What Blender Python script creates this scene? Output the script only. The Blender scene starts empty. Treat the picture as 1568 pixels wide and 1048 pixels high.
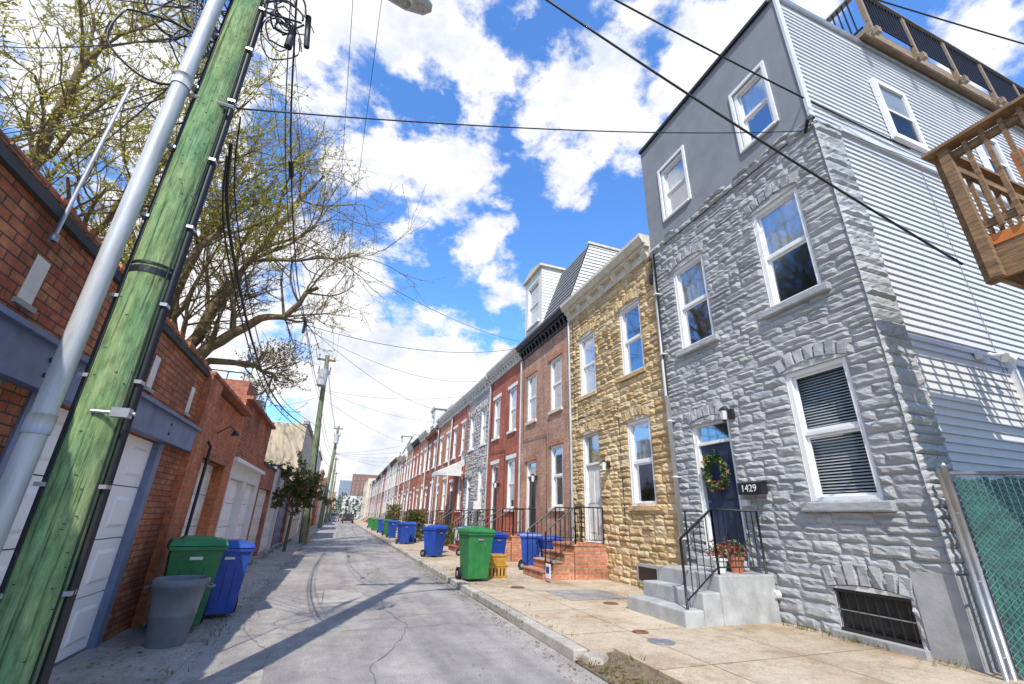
import bpy, math, random
from mathutils import Vector, Matrix
R=random.Random(7)
sc=bpy.context.scene
sc.view_settings.view_transform='Standard'
try: sc.view_settings.look='None'
except: pass
sc.view_settings.exposure=0
COL=sc.collection

# ---------------------------------------------------------------- builder
class MB:
    def __init__(s): s.v=[];s.f=[];s.m=[];s.mats=[]
    def mi(s,m):
        if m not in s.mats: s.mats.append(m)
        return s.mats.index(m)
    def poly(s,pts,m):
        b=len(s.v); s.v.extend([tuple(p) for p in pts]); s.f.append(tuple(range(b,b+len(pts)))); s.m.append(s.mi(m))
    def box(s,x0,x1,y0,y1,z0,z1,m):
        b=len(s.v)
        s.v.extend([(x0,y0,z0),(x1,y0,z0),(x1,y1,z0),(x0,y1,z0),(x0,y0,z1),(x1,y0,z1),(x1,y1,z1),(x0,y1,z1)])
        k=s.mi(m)
        for q in ((0,3,2,1),(4,5,6,7),(0,1,5,4),(1,2,6,5),(2,3,7,6),(3,0,4,7)):
            s.f.append(tuple(b+i for i in q)); s.m.append(k)
    def prism(s,a,b2,m):
        b=len(s.v); n=len(a); s.v.extend([tuple(p) for p in a]); s.v.extend([tuple(p) for p in b2]); k=s.mi(m)
        s.f.append(tuple(range(b+n-1,b-1,-1))); s.m.append(k)
        s.f.append(tuple(range(b+n,b+2*n))); s.m.append(k)
        for i in range(n):
            j=(i+1)%n; s.f.append((b+i,b+j,b+n+j,b+n+i)); s.m.append(k)
    def tube(s,pts,rad,n,m,cap=True):
        pts=[Vector(p) for p in pts]
        if not isinstance(rad,(list,tuple)): rad=[rad]*len(pts)
        k=s.mi(m); b=len(s.v); N=len(pts)
        for i,p in enumerate(pts):
            t=(pts[min(i+1,N-1)]-pts[max(i-1,0)])
            if t.length<1e-7: t=Vector((0,0,1))
            t.normalize()
            ref=Vector((0,0,1)) if abs(t.z)<.9 else Vector((1,0,0))
            u=t.cross(ref).normalized(); w=t.cross(u)
            for j in range(n):
                a=2*math.pi*j/n
                s.v.append(tuple(p+(u*math.cos(a)+w*math.sin(a))*rad[i]))
        for i in range(N-1):
            for j in range(n):
                j2=(j+1)%n
                s.f.append((b+i*n+j,b+i*n+j2,b+(i+1)*n+j2,b+(i+1)*n+j)); s.m.append(k)
        if cap and n>3:
            s.f.append(tuple(b+j for j in range(n))); s.m.append(k)
            s.f.append(tuple(b+(N-1)*n+j for j in range(n-1,-1,-1))); s.m.append(k)
    def out(s,name,parent=None,smooth=False,local=False,bevel=0):
        me=bpy.data.meshes.new(name); me.from_pydata(s.v,[],s.f)
        for m in s.mats: me.materials.append(m)
        me.polygons.foreach_set('material_index',s.m)
        if smooth: me.polygons.foreach_set('use_smooth',[True]*len(s.f))
        me.update()
        o=bpy.data.objects.new(name,me); COL.objects.link(o)
        if parent:
            o.parent=parent
            if not local: o.location=-parent.location
        if bevel:
            b=o.modifiers.new('b','BEVEL'); b.width=bevel; b.segments=2; b.limit_method='ANGLE'
        return o
def empty(name,loc=(0,0,0),rz=0):
    e=bpy.data.objects.new(name,None); e.location=loc; e.rotation_euler=(0,0,rz); e.empty_display_size=.3
    COL.objects.link(e); return e

# ---------------------------------------------------------------- materials
def newm(name):
    m=bpy.data.materials.new(name); m.use_nodes=True
    nt=m.node_tree; bs=nt.nodes['Principled BSDF']; return m,nt,bs
def N(nt,t,**k):
    n=nt.nodes.new(t)
    for a,b in k.items(): setattr(n,a,b)
    return n
def L(nt,a,b): nt.links.new(a,b)
def c4(c): return (c[0],c[1],c[2],1)
def wallvec(nt):
    g=N(nt,'ShaderNodeNewGeometry'); sp=N(nt,'ShaderNodeSeparateXYZ'); sn=N(nt,'ShaderNodeSeparateXYZ')
    L(nt,g.outputs['Position'],sp.inputs[0]); L(nt,g.outputs['Normal'],sn.inputs[0])
    ab=N(nt,'ShaderNodeMath',operation='ABSOLUTE'); L(nt,sn.outputs[0],ab.inputs[0])
    gt=N(nt,'ShaderNodeMath',operation='GREATER_THAN'); gt.inputs[1].default_value=.5; L(nt,ab.outputs[0],gt.inputs[0])
    mx=N(nt,'ShaderNodeMix'); L(nt,gt.outputs[0],mx.inputs[0]); L(nt,sp.outputs[0],mx.inputs[2]); L(nt,sp.outputs[1],mx.inputs[3])
    cb=N(nt,'ShaderNodeCombineXYZ'); L(nt,mx.outputs[0],cb.inputs[0]); L(nt,sp.outputs[2],cb.inputs[1])
    return cb.outputs[0],g
def noise(nt,vec,scale,detail=5,rough=.6):
    n=N(nt,'ShaderNodeTexNoise'); n.inputs['Scale'].default_value=scale; n.inputs['Detail'].default_value=detail; n.inputs['Roughness'].default_value=rough
    if vec: L(nt,vec,n.inputs['Vector'])
    return n.outputs['Fac']
def ramp(nt,fac,stops):
    r=N(nt,'ShaderNodeValToRGB'); e=r.color_ramp.elements
    while len(e)<len(stops): e.new(.5)
    for i,(p,c) in enumerate(stops): e[i].position=p; e[i].color=c4(c) if len(c)==3 else c
    L(nt,fac,r.inputs[0]); return r.outputs[0]
def mul(nt,a,b,f=1.0,mode='MULTIPLY'):
    m=N(nt,'ShaderNodeMix',data_type='RGBA',blend_type=mode); m.inputs[0].default_value=f
    L(nt,a,m.inputs[6]); 
    if isinstance(b,tuple): m.inputs[7].default_value=c4(b)
    else: L(nt,b,m.inputs[7])
    return m.outputs[2]
def bump(nt,bs,h,st=.3,dist=.02):
    b=N(nt,'ShaderNodeBump'); b.inputs['Strength'].default_value=st; b.inputs['Distance'].default_value=dist
    L(nt,h,b.inputs['Height']); L(nt,b.outputs[0],bs.inputs['Normal'])
def pos(nt,scale=(1,1,1)):
    g=N(nt,'ShaderNodeNewGeometry'); mp=N(nt,'ShaderNodeMapping'); mp.inputs['Scale'].default_value=scale
    L(nt,g.outputs['Position'],mp.inputs[0]); return mp.outputs[0],g
def plain(name,col,rough=.6,var=.25,scale=3,metal=0,bst=.15,bsc=40,stretch=(1,1,1)):
    m,nt,bs=newm(name); v,g=pos(nt,stretch)
    d=tuple(c*(1-var) for c in col); u=tuple(min(1,c*(1+var*.6)) for c in col)
    c=ramp(nt,noise(nt,v,scale,6),[(.3,d),(.7,u)])
    L(nt,c,bs.inputs['Base Color']); bs.inputs['Roughness'].default_value=rough; bs.inputs['Metallic'].default_value=metal
    if bst: bump(nt,bs,noise(nt,v,bsc,4),bst,.01)
    return m
def brick(name,c1,c2,mort,paint=0.0,grime=.35):
    m,nt,bs=newm(name); v,g=wallvec(nt)
    b=N(nt,'ShaderNodeTexBrick'); L(nt,v,b.inputs['Vector'])
    b.inputs['Scale'].default_value=1; b.inputs['Brick Width'].default_value=.215; b.inputs['Row Height'].default_value=.075
    b.inputs['Mortar Size'].default_value=.007; b.inputs['Mortar Smooth'].default_value=.2
    b.inputs['Color1'].default_value=c4(c1); b.inputs['Color2'].default_value=c4(c2); b.inputs['Mortar'].default_value=c4(mort)
    gr=ramp(nt,noise(nt,g.outputs['Position'],1.1,8,.65),[(.3,(1-grime,)*3),(.65,(1.12,1.1,1.08))])
    c=mul(nt,b.outputs['Color'],gr)
    # streaks running down the wall
    mp=N(nt,'ShaderNodeMapping'); mp.inputs['Scale'].default_value=(3,3,.25); L(nt,g.outputs['Position'],mp.inputs[0])
    c=mul(nt,c,ramp(nt,noise(nt,mp.outputs[0],1.5,5),[(.35,(.8,.8,.82)),(.55,(1.05,1.04,1.03))]))
    gr2=ramp(nt,noise(nt,g.outputs['Position'],14,3),[(.3,(.66,)*3),(.7,(1.18,)*3)])
    c=mul(nt,c,gr2)
    L(nt,c,bs.inputs['Base Color']); bs.inputs['Roughness'].default_value=.85
    inv=N(nt,'ShaderNodeMath',operation='SUBTRACT'); inv.inputs[0].default_value=1; L(nt,b.outputs['Fac'],inv.inputs[1])
    ad=N(nt,'ShaderNodeMath',operation='ADD'); L(nt,inv.outputs[0],ad.inputs[0]); L(nt,noise(nt,g.outputs['Position'],60,3),ad.inputs[1])
    bump(nt,bs,ad.outputs[0],.6,.012)
    return m
def stonem(name,cols,rough=.9):
    m,nt,bs=newm(name); g=N(nt,'ShaderNodeNewGeometry')
    r=ramp(nt,g.outputs['Random Per Island'],[(i/(len(cols)-1),c) for i,c in enumerate(cols)])
    mp=N(nt,'ShaderNodeMapping'); mp.inputs['Scale'].default_value=(1,1,3.4); L(nt,g.outputs['Position'],mp.inputs[0])
    f=noise(nt,mp.outputs[0],6,9,.7)
    c=mul(nt,r,ramp(nt,f,[(.28,(.62,.62,.64)),(.44,(.93,.93,.93)),(.75,(1.16,1.16,1.14))]))
    c=mul(nt,c,ramp(nt,noise(nt,g.outputs['Position'],.9,6),[(.3,(.8,.81,.83)),(.6,(1.06,1.05,1.04))]))
    L(nt,c,bs.inputs['Base Color']); bs.inputs['Roughness'].default_value=rough
    bump(nt,bs,f,.7,.03)
    return m
M={}
M['gray_stone']=stonem('gray_formstone',[(.375,.385,.385),(.43,.44,.435),(.4,.415,.415),(.475,.48,.47)])
M['yellow_stone']=stonem('yellow_formstone',[(.56,.4,.2),(.66,.49,.26),(.5,.34,.16),(.7,.55,.33),(.6,.45,.27)])
M['tan_stone']=stonem('pale_formstone',[(.44,.42,.39),(.52,.49,.45),(.38,.38,.38),(.56,.5,.43)])
M['mortar']=plain('mortar',(.33,.33,.325),.95)
M['mortar_y']=plain('yellow_mortar',(.34,.24,.13),.95)
M['stucco']=plain('gray_stucco',(.25,.26,.28),.9,.14,2,bst=.4,bsc=90)
M['cement']=plain('cement',(.38,.38,.37),.9,.25,2.5,bst=.4,bsc=30)
M['b_pink']=brick('pink_brick',(.52,.25,.16),(.62,.36,.25),(.5,.42,.35))
M['b_red']=brick('red_brick',(.46,.1,.055),(.54,.15,.08),(.4,.25,.19))
M['b_orange']=brick('orange_brick',(.56,.2,.09),(.62,.28,.15),(.45,.38,.3))
M['b_dark']=brick('dark_brick',(.36,.1,.055),(.46,.16,.085),(.33,.23,.18))
M['b_garage']=brick('garage_brick',(.5,.12,.045),(.62,.25,.1),(.1,.08,.07),grime=.68)
M['b_garage2']=brick('garage_brick_orange',(.58,.16,.055),(.66,.22,.085),(.3,.2,.14),grime=.42)
M['b_painted']=brick('painted_brick',(.62,.6,.56),(.68,.66,.6),(.55,.53,.5),grime=.2)
M['b_cream']=brick('cream_brick',(.55,.47,.34),(.62,.53,.4),(.5,.44,.35),grime=.25)
M['white']=plain('white_paint',(.8,.8,.79),.45,.08,4,bst=.05)
M['offwhite']=plain('aged_white_paint',(.7,.69,.64),.6,.2,5,bst=.1)
M['cream']=plain('cream_trim',(.66,.6,.48),.6,.18,5)
M['black']=plain('black_paint',(.02,.02,.022),.4,.3,5,bst=.05)
M['iron']=plain('black_iron',(.025,.025,.028),.45,.3,20,metal=.4)
M['siding']=plain('gray_vinyl_siding',(.62,.635,.65),.5,.08,1.5,bst=.05)
M['siding_w']=plain('white_vinyl_siding',(.74,.72,.66),.5,.08,1.5,bst=.05)
M['siding_b']=plain('blue_siding',(.22,.27,.33),.5,.1,1.5,bst=.05)
M['slate']=plain('slate_shingles',(.2,.205,.21),.8,.4,9,bst=.5,bsc=12,stretch=(1,1,3))
M['roof']=plain('tar_roof',(.06,.06,.06),.9)
M['blue_trim']=plain('slate_blue_trim',(.14,.18,.29),.55,.3,4)
M['navy']=plain('navy_door',(.03,.045,.09),.35,.2,4,bst=.05)
M['dark_door']=plain('dark_door',(.03,.03,.03),.4)
M['garage_white']=plain('garage_door_white',(.85,.84,.83),.5,.07,1.2,bst=.05)
M['curtain']=plain('curtain',(.66,.66,.63),.9,.3,8,bst=.3,bsc=6,stretch=(1,12,.2))
M['blind']=plain('blinds',(.6,.61,.6),.6,.1,3,bst=0)
M['galv']=plain('galvanised_steel',(.42,.43,.44),.4,.2,7,metal=.7,bst=.05)
M['conduit']=plain('gray_conduit',(.5,.51,.5),.5,.3,5,metal=.15,bst=.05,stretch=(3,3,.4))
M['cable']=plain('black_cable',(.012,.012,.014),.5,.2,5,bst=0)
M['bin_green']=plain('green_plastic',(.025,.2,.05),.45,.3,5,bst=.1,bsc=60)
M['bin_dkgreen']=plain('dark_green_plastic',(.018,.15,.05),.45,.3,5,bst=.1,bsc=60)
M['bin_blue']=plain('blue_plastic',(.015,.065,.33),.45,.3,5,bst=.1,bsc=60)
M['bin_gray']=plain('gray_plastic',(.15,.17,.2),.5,.25,5,bst=.1,bsc=60)
M['bin_yellow']=plain('yellow_plastic',(.5,.26,.03),.6,.3,5)
M['rubber']=plain('rubber',(.015,.015,.015),.8)
M['wood']=plain('weathered_wood',(.26,.155,.075),.85,.6,5,bst=.6,bsc=14,stretch=(.8,.8,5))
M['wood_g']=plain('grayed_wood',(.3,.22,.15),.85,.4,5,bst=.6,bsc=14,stretch=(.8,.8,5))
M['wood_or']=plain('orange_wood',(.6,.2,.05),.8,.3,5,bst=.4,bsc=12)
M['terracotta']=plain('terracotta',(.5,.18,.08),.8)
M['fence_green']=plain('green_slats',(.02,.15,.11),.6,.5,7,bst=.2)
M['leaf_dark']=plain('dark_leaves',(.04,.12,.02),.7,.5,6,bst=0)
M['flower']=plain('red_flowers',(.6,.05,.03),.6,.3,5,bst=0)
M['flower_p']=plain('pink_flowers',(.6,.25,.2),.6,.3,5,bst=0)
M['stonestep']=plain('concrete_step',(.43,.43,.41),.85,.35,3,bst=.3,bsc=35)
M['marble']=plain('marble_step',(.6,.59,.56),.6,.15,4)
M['rust']=plain('rusty_iron',(.22,.1,.05),.8,.4,15)
M['bark']=plain('bark',(.13,.1,.075),.95,.4,5,bst=.8,bsc=10,stretch=(2,2,.5))
M['barky']=plain('yellow_bark',(.22,.16,.085),.95,.5,3,bst=.5,bsc=10)
M['beige']=plain('beige_stucco',(.66,.56,.4),.9,.14,1,bst=.2)
M['far_white']=plain('pale_stucco',(.68,.66,.62),.9,.12,1,bst=.2)
M['far_brown']=plain('brown_wall',(.25,.13,.1),.9,.2,1)
M['carpaint']=plain('dark_car_paint',(.03,.035,.045),.25,.1,3,bst=0)
M['carpaint2']=plain('silver_car_paint',(.4,.4,.42),.25,.1,3,metal=.5,bst=0)
M['soil']=plain('dirt',(.2,.145,.09),.95,.5,12,bst=.8,bsc=30)
M['tar']=plain('tar_seam',(.19,.18,.17),.9,.4,9)
def leafm(name,a,b):
    m,nt,bs=newm(name); g=N(nt,'ShaderNodeNewGeometry')
    c=ramp(nt,g.outputs['Random Per Island'],[(0,a),(1,b)])
    L(nt,c,bs.inputs['Base Color']); bs.inputs['Roughness'].default_value=.6
    tr=N(nt,'ShaderNodeBsdfTranslucent'); L(nt,c,tr.inputs[0]); mx=N(nt,'ShaderNodeMixShader'); mx.inputs[0].default_value=.4
    o=nt.nodes['Material Output']; L(nt,bs.outputs[0],mx.inputs[1]); L(nt,tr.outputs[0],mx.inputs[2]); L(nt,mx.outputs[0],o.inputs[0])
    return m
M['leaf_y']=leafm('spring_leaves',(.34,.34,.04),(.7,.6,.07))
M['leaf_o']=leafm('budding_leaves',(.4,.26,.07),(.55,.48,.12))
M['leaf_s']=leafm('street_tree_leaves',(.04,.1,.02),(.26,.2,.05))
M['leaf_f']=leafm('far_leaves',(.05,.08,.02),(.12,.15,.04))
M['litter']=leafm('dry_litter',(.2,.12,.05),(.42,.3,.14))
M['grass']=leafm('weeds',(.07,.13,.02),(.25,.24,.08))
def glassm():
    m,nt,bs=newm('window_glass'); nt.nodes.remove(bs)
    t=N(nt,'ShaderNodeBsdfTransparent'); t.inputs[0].default_value=(.85,.88,.88,1)
    g=N(nt,'ShaderNodeBsdfGlossy'); g.inputs['Roughness'].default_value=.04; g.inputs[0].default_value=(.7,.73,.78,1)
    fr=N(nt,'ShaderNodeFresnel'); fr.inputs[0].default_value=1.45
    ad=N(nt,'ShaderNodeMath',operation='MULTIPLY_ADD'); ad.inputs[1].default_value=.6; ad.inputs[2].default_value=.01; L(nt,fr.outputs[0],ad.inputs[0])
    mx=N(nt,'ShaderNodeMixShader'); L(nt,ad.outputs[0],mx.inputs[0]); L(nt,t.outputs[0],mx.inputs[1]); L(nt,g.outputs[0],mx.inputs[2])
    bp=N(nt,'ShaderNodeBump'); bp.inputs['Strength'].default_value=.05; L(nt,noise(nt,None,1.5,1),bp.inputs['Height']); L(nt,bp.outputs[0],g.inputs['Normal'])
    L(nt,mx.outputs[0],nt.nodes['Material Output'].inputs[0]); return m
M['glass']=glassm()
def polem():
    m,nt,bs=newm('green_treated_wood'); v,g=pos(nt,(12,12,1.6))
    c=ramp(nt,noise(nt,v,1.2,10,.75),[(.3,(.1,.19,.09)),(.45,(.2,.32,.16)),(.58,(.28,.4,.21)),(.7,(.46,.48,.31))])
    v2,g2=pos(nt,(3,3,1.0))
    c=mul(nt,c,ramp(nt,noise(nt,v2,1.8,5),[(.35,(.82,1.0,.86)),(.68,(1.22,1.06,.84))]))
    v3,g3=pos(nt,(38,38,1.0))
    c=mul(nt,c,ramp(nt,noise(nt,v3,1,4),[(.34,(.3,.34,.3)),(.43,(1,1,1))]))
    v4,g4=pos(nt,(16,16,5))
    c=mul(nt,c,ramp(nt,noise(nt,v4,1.3,6,.7),[(.38,(.66,.68,.64)),(.5,(1,1,1)),(.66,(1.3,1.25,1.1))]))
    L(nt,c,bs.inputs['Base Color']); bs.inputs['Roughness'].default_value=.9; bump(nt,bs,noise(nt,v3,1,8,.7),1,.03); return m
M['pole']=polem()
M['pole2']=plain('pole_wood',(.24,.28,.15),.9,.4,3,stretch=(5,5,.5))
def roadm():
    m,nt,bs=newm('worn_asphalt'); v,g=pos(nt)
    vs,_=pos(nt,(1.6,.22,1))
    c=ramp(nt,noise(nt,vs,1.3,8,.65),[(.3,(.25,.24,.23)),(.5,(.345,.33,.31)),(.7,(.44,.42,.39))])
    c=mul(nt,c,ramp(nt,noise(nt,v,.5,6,.6),[(.35,(.76,.75,.76)),(.6,(1.08,1.06,1.03))]))
    c=mul(nt,c,ramp(nt,noise(nt,v,3.5,8,.75),[(.35,(.82,.81,.8)),(.6,(1.08,1.08,1.08))]))
    c=mul(nt,c,ramp(nt,noise(nt,v,60,3,.8),[(.3,(.55,.55,.55)),(.7,(1.35,1.35,1.35))]))
    wn=N(nt,'ShaderNodeTexNoise'); wn.inputs['Scale'].default_value=1.2; wn.inputs['Detail'].default_value=8; wn.inputs['Roughness'].default_value=.65; L(nt,v,wn.inputs[0])
    va=N(nt,'ShaderNodeVectorMath',operation='MULTIPLY_ADD'); va.inputs[1].default_value=(2.0,2.0,0); L(nt,wn.outputs['Color'],va.inputs[0]); L(nt,v,va.inputs[2])
    vo=N(nt,'ShaderNodeTexVoronoi',feature='DISTANCE_TO_EDGE'); vo.inputs['Scale'].default_value=.5; L(nt,va.outputs[0],vo.inputs['Vector'])
    cr=ramp(nt,vo.outputs['Distance'],[(0,(.55,.53,.5)),(.006,(1,1,1))])
    mk=ramp(nt,noise(nt,v,.35,3),[(.44,(1,1,1)),(.52,(0,0,0))])
    cr2=mul(nt,cr,mk,1,'LIGHTEN'); c=mul(nt,c,cr2,.6)
    L(nt,c,bs.inputs['Base Color']); bs.inputs['Roughness'].default_value=.9
    bump(nt,bs,noise(nt,v,80,3,.8),.5,.01); return m
M['road']=roadm()
def concm(name,base,jx,jy,stain=(.6,.5,.4)):
    m,nt,bs=newm(name); v,g=pos(nt)
    b=N(nt,'ShaderNodeTexBrick',offset=0.0); L(nt,v,b.inputs['Vector']); b.inputs['Scale'].default_value=1; b.inputs['Brick Width'].default_value=jx; b.inputs['Row Height'].default_value=jy
    b.inputs['Mortar Size'].default_value=.01; b.inputs['Mortar Smooth'].default_value=.1; b.inputs['Bias'].default_value=0
    d=tuple(x*.86 for x in base); u=tuple(x*1.08 for x in base)
    b.inputs['Color1'].default_value=c4(d); b.inputs['Color2'].default_value=c4(u); b.inputs['Mortar'].default_value=c4(tuple(x*.4 for x in base))
    c=mul(nt,b.outputs['Color'],ramp(nt,noise(nt,v,.8,8,.65),[(.3,stain),(.5,(.97,.95,.92)),(.7,(1.1,1.1,1.1))]))
    c=mul(nt,c,ramp(nt,noise(nt,v,5,8,.75),[(.35,(.78,.76,.74)),(.55,(1.03,1.03,1.03))]))
    c=mul(nt,c,ramp(nt,noise(nt,v,40,4,.8),[(.3,(.75,.75,.75)),(.7,(1.17,1.17,1.17))]))
    vo=N(nt,'ShaderNodeTexVoronoi',feature='DISTANCE_TO_EDGE'); vo.inputs['Scale'].default_value=.35
    wn=N(nt,'ShaderNodeTexNoise'); wn.inputs['Scale'].default_value=1.6; wn.inputs['Detail'].default_value=8; L(nt,v,wn.inputs[0])
    va=N(nt,'ShaderNodeVectorMath',operation='MULTIPLY_ADD'); va.inputs[1].default_value=(1.6,1.6,0); L(nt,wn.outputs['Color'],va.inputs[0]); L(nt,v,va.inputs[2]); L(nt,va.outputs[0],vo.inputs['Vector'])
    c=mul(nt,c,ramp(nt,vo.outputs['Distance'],[(0,(.45,.42,.38)),(.006,(1,1,1))]),.5)
    L(nt,c,bs.inputs['Base Color']); bs.inputs['Roughness'].default_value=.9
    bump(nt,bs,noise(nt,v,50,4,.7),.35,.01); return m
M['walk']=concm('sidewalk_concrete',(.56,.465,.34),1.33,1.5,(.68,.55,.42))
M['apron']=concm('apron_concrete',(.4,.38,.35),1.2,2.4,(.55,.52,.48))
M['curb']=concm('curb_concrete',(.48,.45,.4),9,2.4)
M['ground']=plain('ground',(.16,.15,.11),.95,.3,.3)

# ---------------------------------------------------------------- ground
def sheet(name,x0,x1,y0,y1,z,m):
    b=MB(); b.poly([(x0,y0,z),(x1,y0,z),(x1,y1,z),(x0,y1,z)],m); return b.out(name)
sheet('ground',-600,600,-200,1400,-.01,M['ground'])
sheet('road',-1.25,2.8,-8,260,0,M['road'])
sheet('concrete_apron',-2.6,-1.25,-8,120,.004,M['apron'])
b=MB(); b.box(2.98,7.6,5.3,118,-.005,.12,M['walk'])
b.prism([(3.3,-6,-.005),(7.6,-6,-.005),(7.6,-6,.06),(3.3,-6,.03)],[(3.3,5.297,-.005),(7.6,5.297,-.005),(7.6,5.297,.119),(3.3,5.297,.119)],M['walk'])
b.out('sidewalk')
b=MB()
y=5.35
while y<118:
    l=2.2 if y<40 else 6
    j=R.uniform(-.015,.015)
    b.box(2.8+j,2.977,y,y+l-.015,-.005,.125+R.uniform(-.008,.006),M['curb']); y+=l
b.prism([(2.84,5.1,-.005),(2.98,5.0,-.005),(3.2,5.12,-.005),(3.1,5.33,-.005),(2.86,5.33,-.005)],[(2.88,5.13,.09),(2.99,5.06,.11),(3.12,5.16,.1),(3.08,5.3,.115),(2.88,5.3,.1)],M['curb'])
b.out('kerb',bevel=.015)
b=MB(); b.prism([(2.8,-6,-.004),(3.297,-6,-.004),(3.297,-6,.03),(2.8,-6,.008)],[(2.8,5.33,-.004),(3.297,5.33,-.004),(3.297,5.33,.09),(2.8,5.33,.02)],M['soil']); b.out('dirt_verge')
b=MB()
for (x,y,w,l,k) in [(-.2,9.5,1.0,1.6,0),(1.2,20,1.2,2.5,0),(.3,33,1.4,3,0),(-1.15,4.6,.8,1.3,0)]:
    b.poly([(x,y,.004),(x+w,y+.1,.004),(x+w-.1,y+l,.004),(x+.05,y+l-.1,.004)],M['apron'])
b.out('road_patch')
b=MB()
def seam(x,y,dx,dy,n,w,st=.12):
    p=Vector((x,y,0)); d=Vector((dx,dy,0)).normalized(); pts=[]
    base=d.copy()
    for i in range(n):
        pts.append(p.copy()); d=(d+base*.25+Vector((R.gauss(0,.3),R.gauss(0,.3),0))).normalized(); p=p+d*st
        if p.x>2.75 or p.x<-1.22: break
    for i in range(len(pts)-1):
        t=(pts[i+1]-pts[i]).normalized(); nn=Vector((-t.y,t.x,0)); wa=w*(.35+.65*abs(math.sin(i*.9+x))); 
        b.poly([pts[i]-nn*wa+Vector((0,0,.006)),pts[i+1]-nn*wa+Vector((0,0,.006)),pts[i+1]+nn*wa+Vector((0,0,.006)),pts[i]+nn*wa+Vector((0,0,.006))],M['tar'])
for yy in (7.4,12.6,19.5,28,41): seam(-1.2,yy,1,R.uniform(-.12,.12),40,.006)
seam(.9,3.5,.02,1,160,.007); seam(-.9,4,.03,1,60,.005)
b.out('road_cracks')
def cover(x,y,z,r,m,name='manhole_cover'):
    b=MB(); pts=[(x+r*math.cos(i*math.pi/10),y+r*math.sin(i*math.pi/10)) for i in range(20)]
    b.prism([(p[0],p[1],z-.01) for p in pts],[(p[0],p[1],z+.006) for p in pts],m)
    b.tube([(x+r*.8*math.cos(i*math.pi/10),y+r*.8*math.sin(i*math.pi/10),z+.008) for i in range(21)],.006,4,m,False)
    b.box(x-r*.5,x+r*.5,y-.01,y+.01,z+.004,z+.012,m); b.out(name)
cover(4.1,5.9,.12,.11,M['rust'],'water_meter_cover'); cover(4.05,5.4,.12,.17,M['galv'],'water_meter_cover'); cover(3.9,10,.12,.16,M['rust'],'water_meter_cover')
cover(4.9,7.9,.12,.14,M['rust'],'water_meter_cover')
sheet('sidewalk_patch',4.3,5.6,8.3,9.5,.124,M['apron'])

# ---------------------------------------------------------------- facade helpers
def facade(mb,x,o,y0,y1,z0,z1,ops,m,depth=.14,mrev=None):
    ys=sorted({y0,y1,*[a for q in ops for a in q[:2]]}); zs=sorted({z0,z1,*[a for q in ops for a in q[2:4]]})
    ys=[q for q in ys if y0<=q<=y1]; zs=[q for q in zs if z0<=q<=z1]
    for i in range(len(ys)-1):
        for j in range(len(zs)-1):
            cy=(ys[i]+ys[i+1])/2; cz=(zs[j]+zs[j+1])/2
            if any(q[0]<cy<q[1] and q[2]<cz<q[3] for q in ops): continue
            mb.poly([(x,ys[i],zs[j]),(x,ys[i+1],zs[j]),(x,ys[i+1],zs[j+1]),(x,ys[i],zs[j+1])],m)
    r=mrev or m; xi=x-o*depth
    for a,c,z,w in [q[:4] for q in ops]:
        mb.poly([(x,a,z),(xi,a,z),(xi,a,w),(x,a,w)],r); mb.poly([(x,c,z),(xi,c,z),(xi,c,w),(x,c,w)],r)
        mb.poly([(x,a,w),(xi,a,w),(xi,c,w),(x,c,w)],r); mb.poly([(x,a,z),(xi,a,z),(xi,c,z),(x,c,z)],r)
def bx(mb,x,o,d0,d1,y0,y1,z0,z1,m):
    a=x+o*d0; c=x+o*d1; mb.box(min(a,c),max(a,c),y0,y1,z0,z1,m)
def window(fr,gl,x,o,ya,yb,za,zb,mf,blind=None,sill=None,fw=.075):
    e=.004
    bx(fr,x,o,-.13,-.02,ya+e,ya+fw,za+e,zb-e,mf); bx(fr,x,o,-.13,-.02,yb-fw,yb-e,za+e,zb-e,mf)
    bx(fr,x,o,-.128,-.022,ya+fw,yb-fw,zb-fw,zb-e,mf); bx(fr,x,o,-.128,-.022,ya+fw,yb-fw,za+e,za+fw,mf)
    zm=(za+zb)/2; s=.04
    bx(fr,x,o,-.12,-.06,ya+fw,yb-fw,zm-.03,zm+.03,mf)
    for (p,q,dd) in ((za+fw,zm-.03,-.10),(zm+.03,zb-fw,-.085)):
        bx(fr,x,o,dd-.025,dd,ya+fw,ya+fw+s,p,q,mf); bx(fr,x,o,dd-.025,dd,yb-fw-s,yb-fw,p,q,mf)
        bx(fr,x,o,dd-.024,dd-.001,ya+fw+s,yb-fw-s,p,p+s,mf); bx(fr,x,o,dd-.024,dd-.001,ya+fw+s,yb-fw-s,q-s,q,mf)
        xx=x+o*(dd-.014)
        gl.poly([(xx,ya+fw+s,p+s),(xx,yb-fw-s,p+s),(xx,yb-fw-s,q-s),(xx,ya+fw+s,q-s)],M['glass'])
    if blind=='slats':
        z=za+fw+.02
        while z<zb-fw:
            xa=x-o*.17; xb=x-o*.195
            gl.poly([(xa,ya+fw,z),(xa,yb-fw,z),(xb,yb-fw,z+.026),(xb,ya+fw,z+.026)],M['blind']); z+=.045
    elif blind:
        xx=x-o*.145; zl=zm+R.uniform(-.12,.05) if blind=='half' else za+.05
        n=10
        for i in range(n):
            y_a=ya+.03+(yb-ya-.06)*i/n; y_b=ya+.03+(yb-ya-.06)*(i+1)/n
            gl.poly([(xx-o*.02*(i%2),y_a,zl),(xx-o*.02*((i+1)%2),y_b,zl),(xx-o*.02*((i+1)%2),y_b,zb-.03),(xx-o*.02*(i%2),y_a,zb-.03)],M['curtain'])
    if sill: bx(fr,x,o,-.13,.08,ya-.07,yb+.07,za-.1,za-.001,sill)
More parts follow.
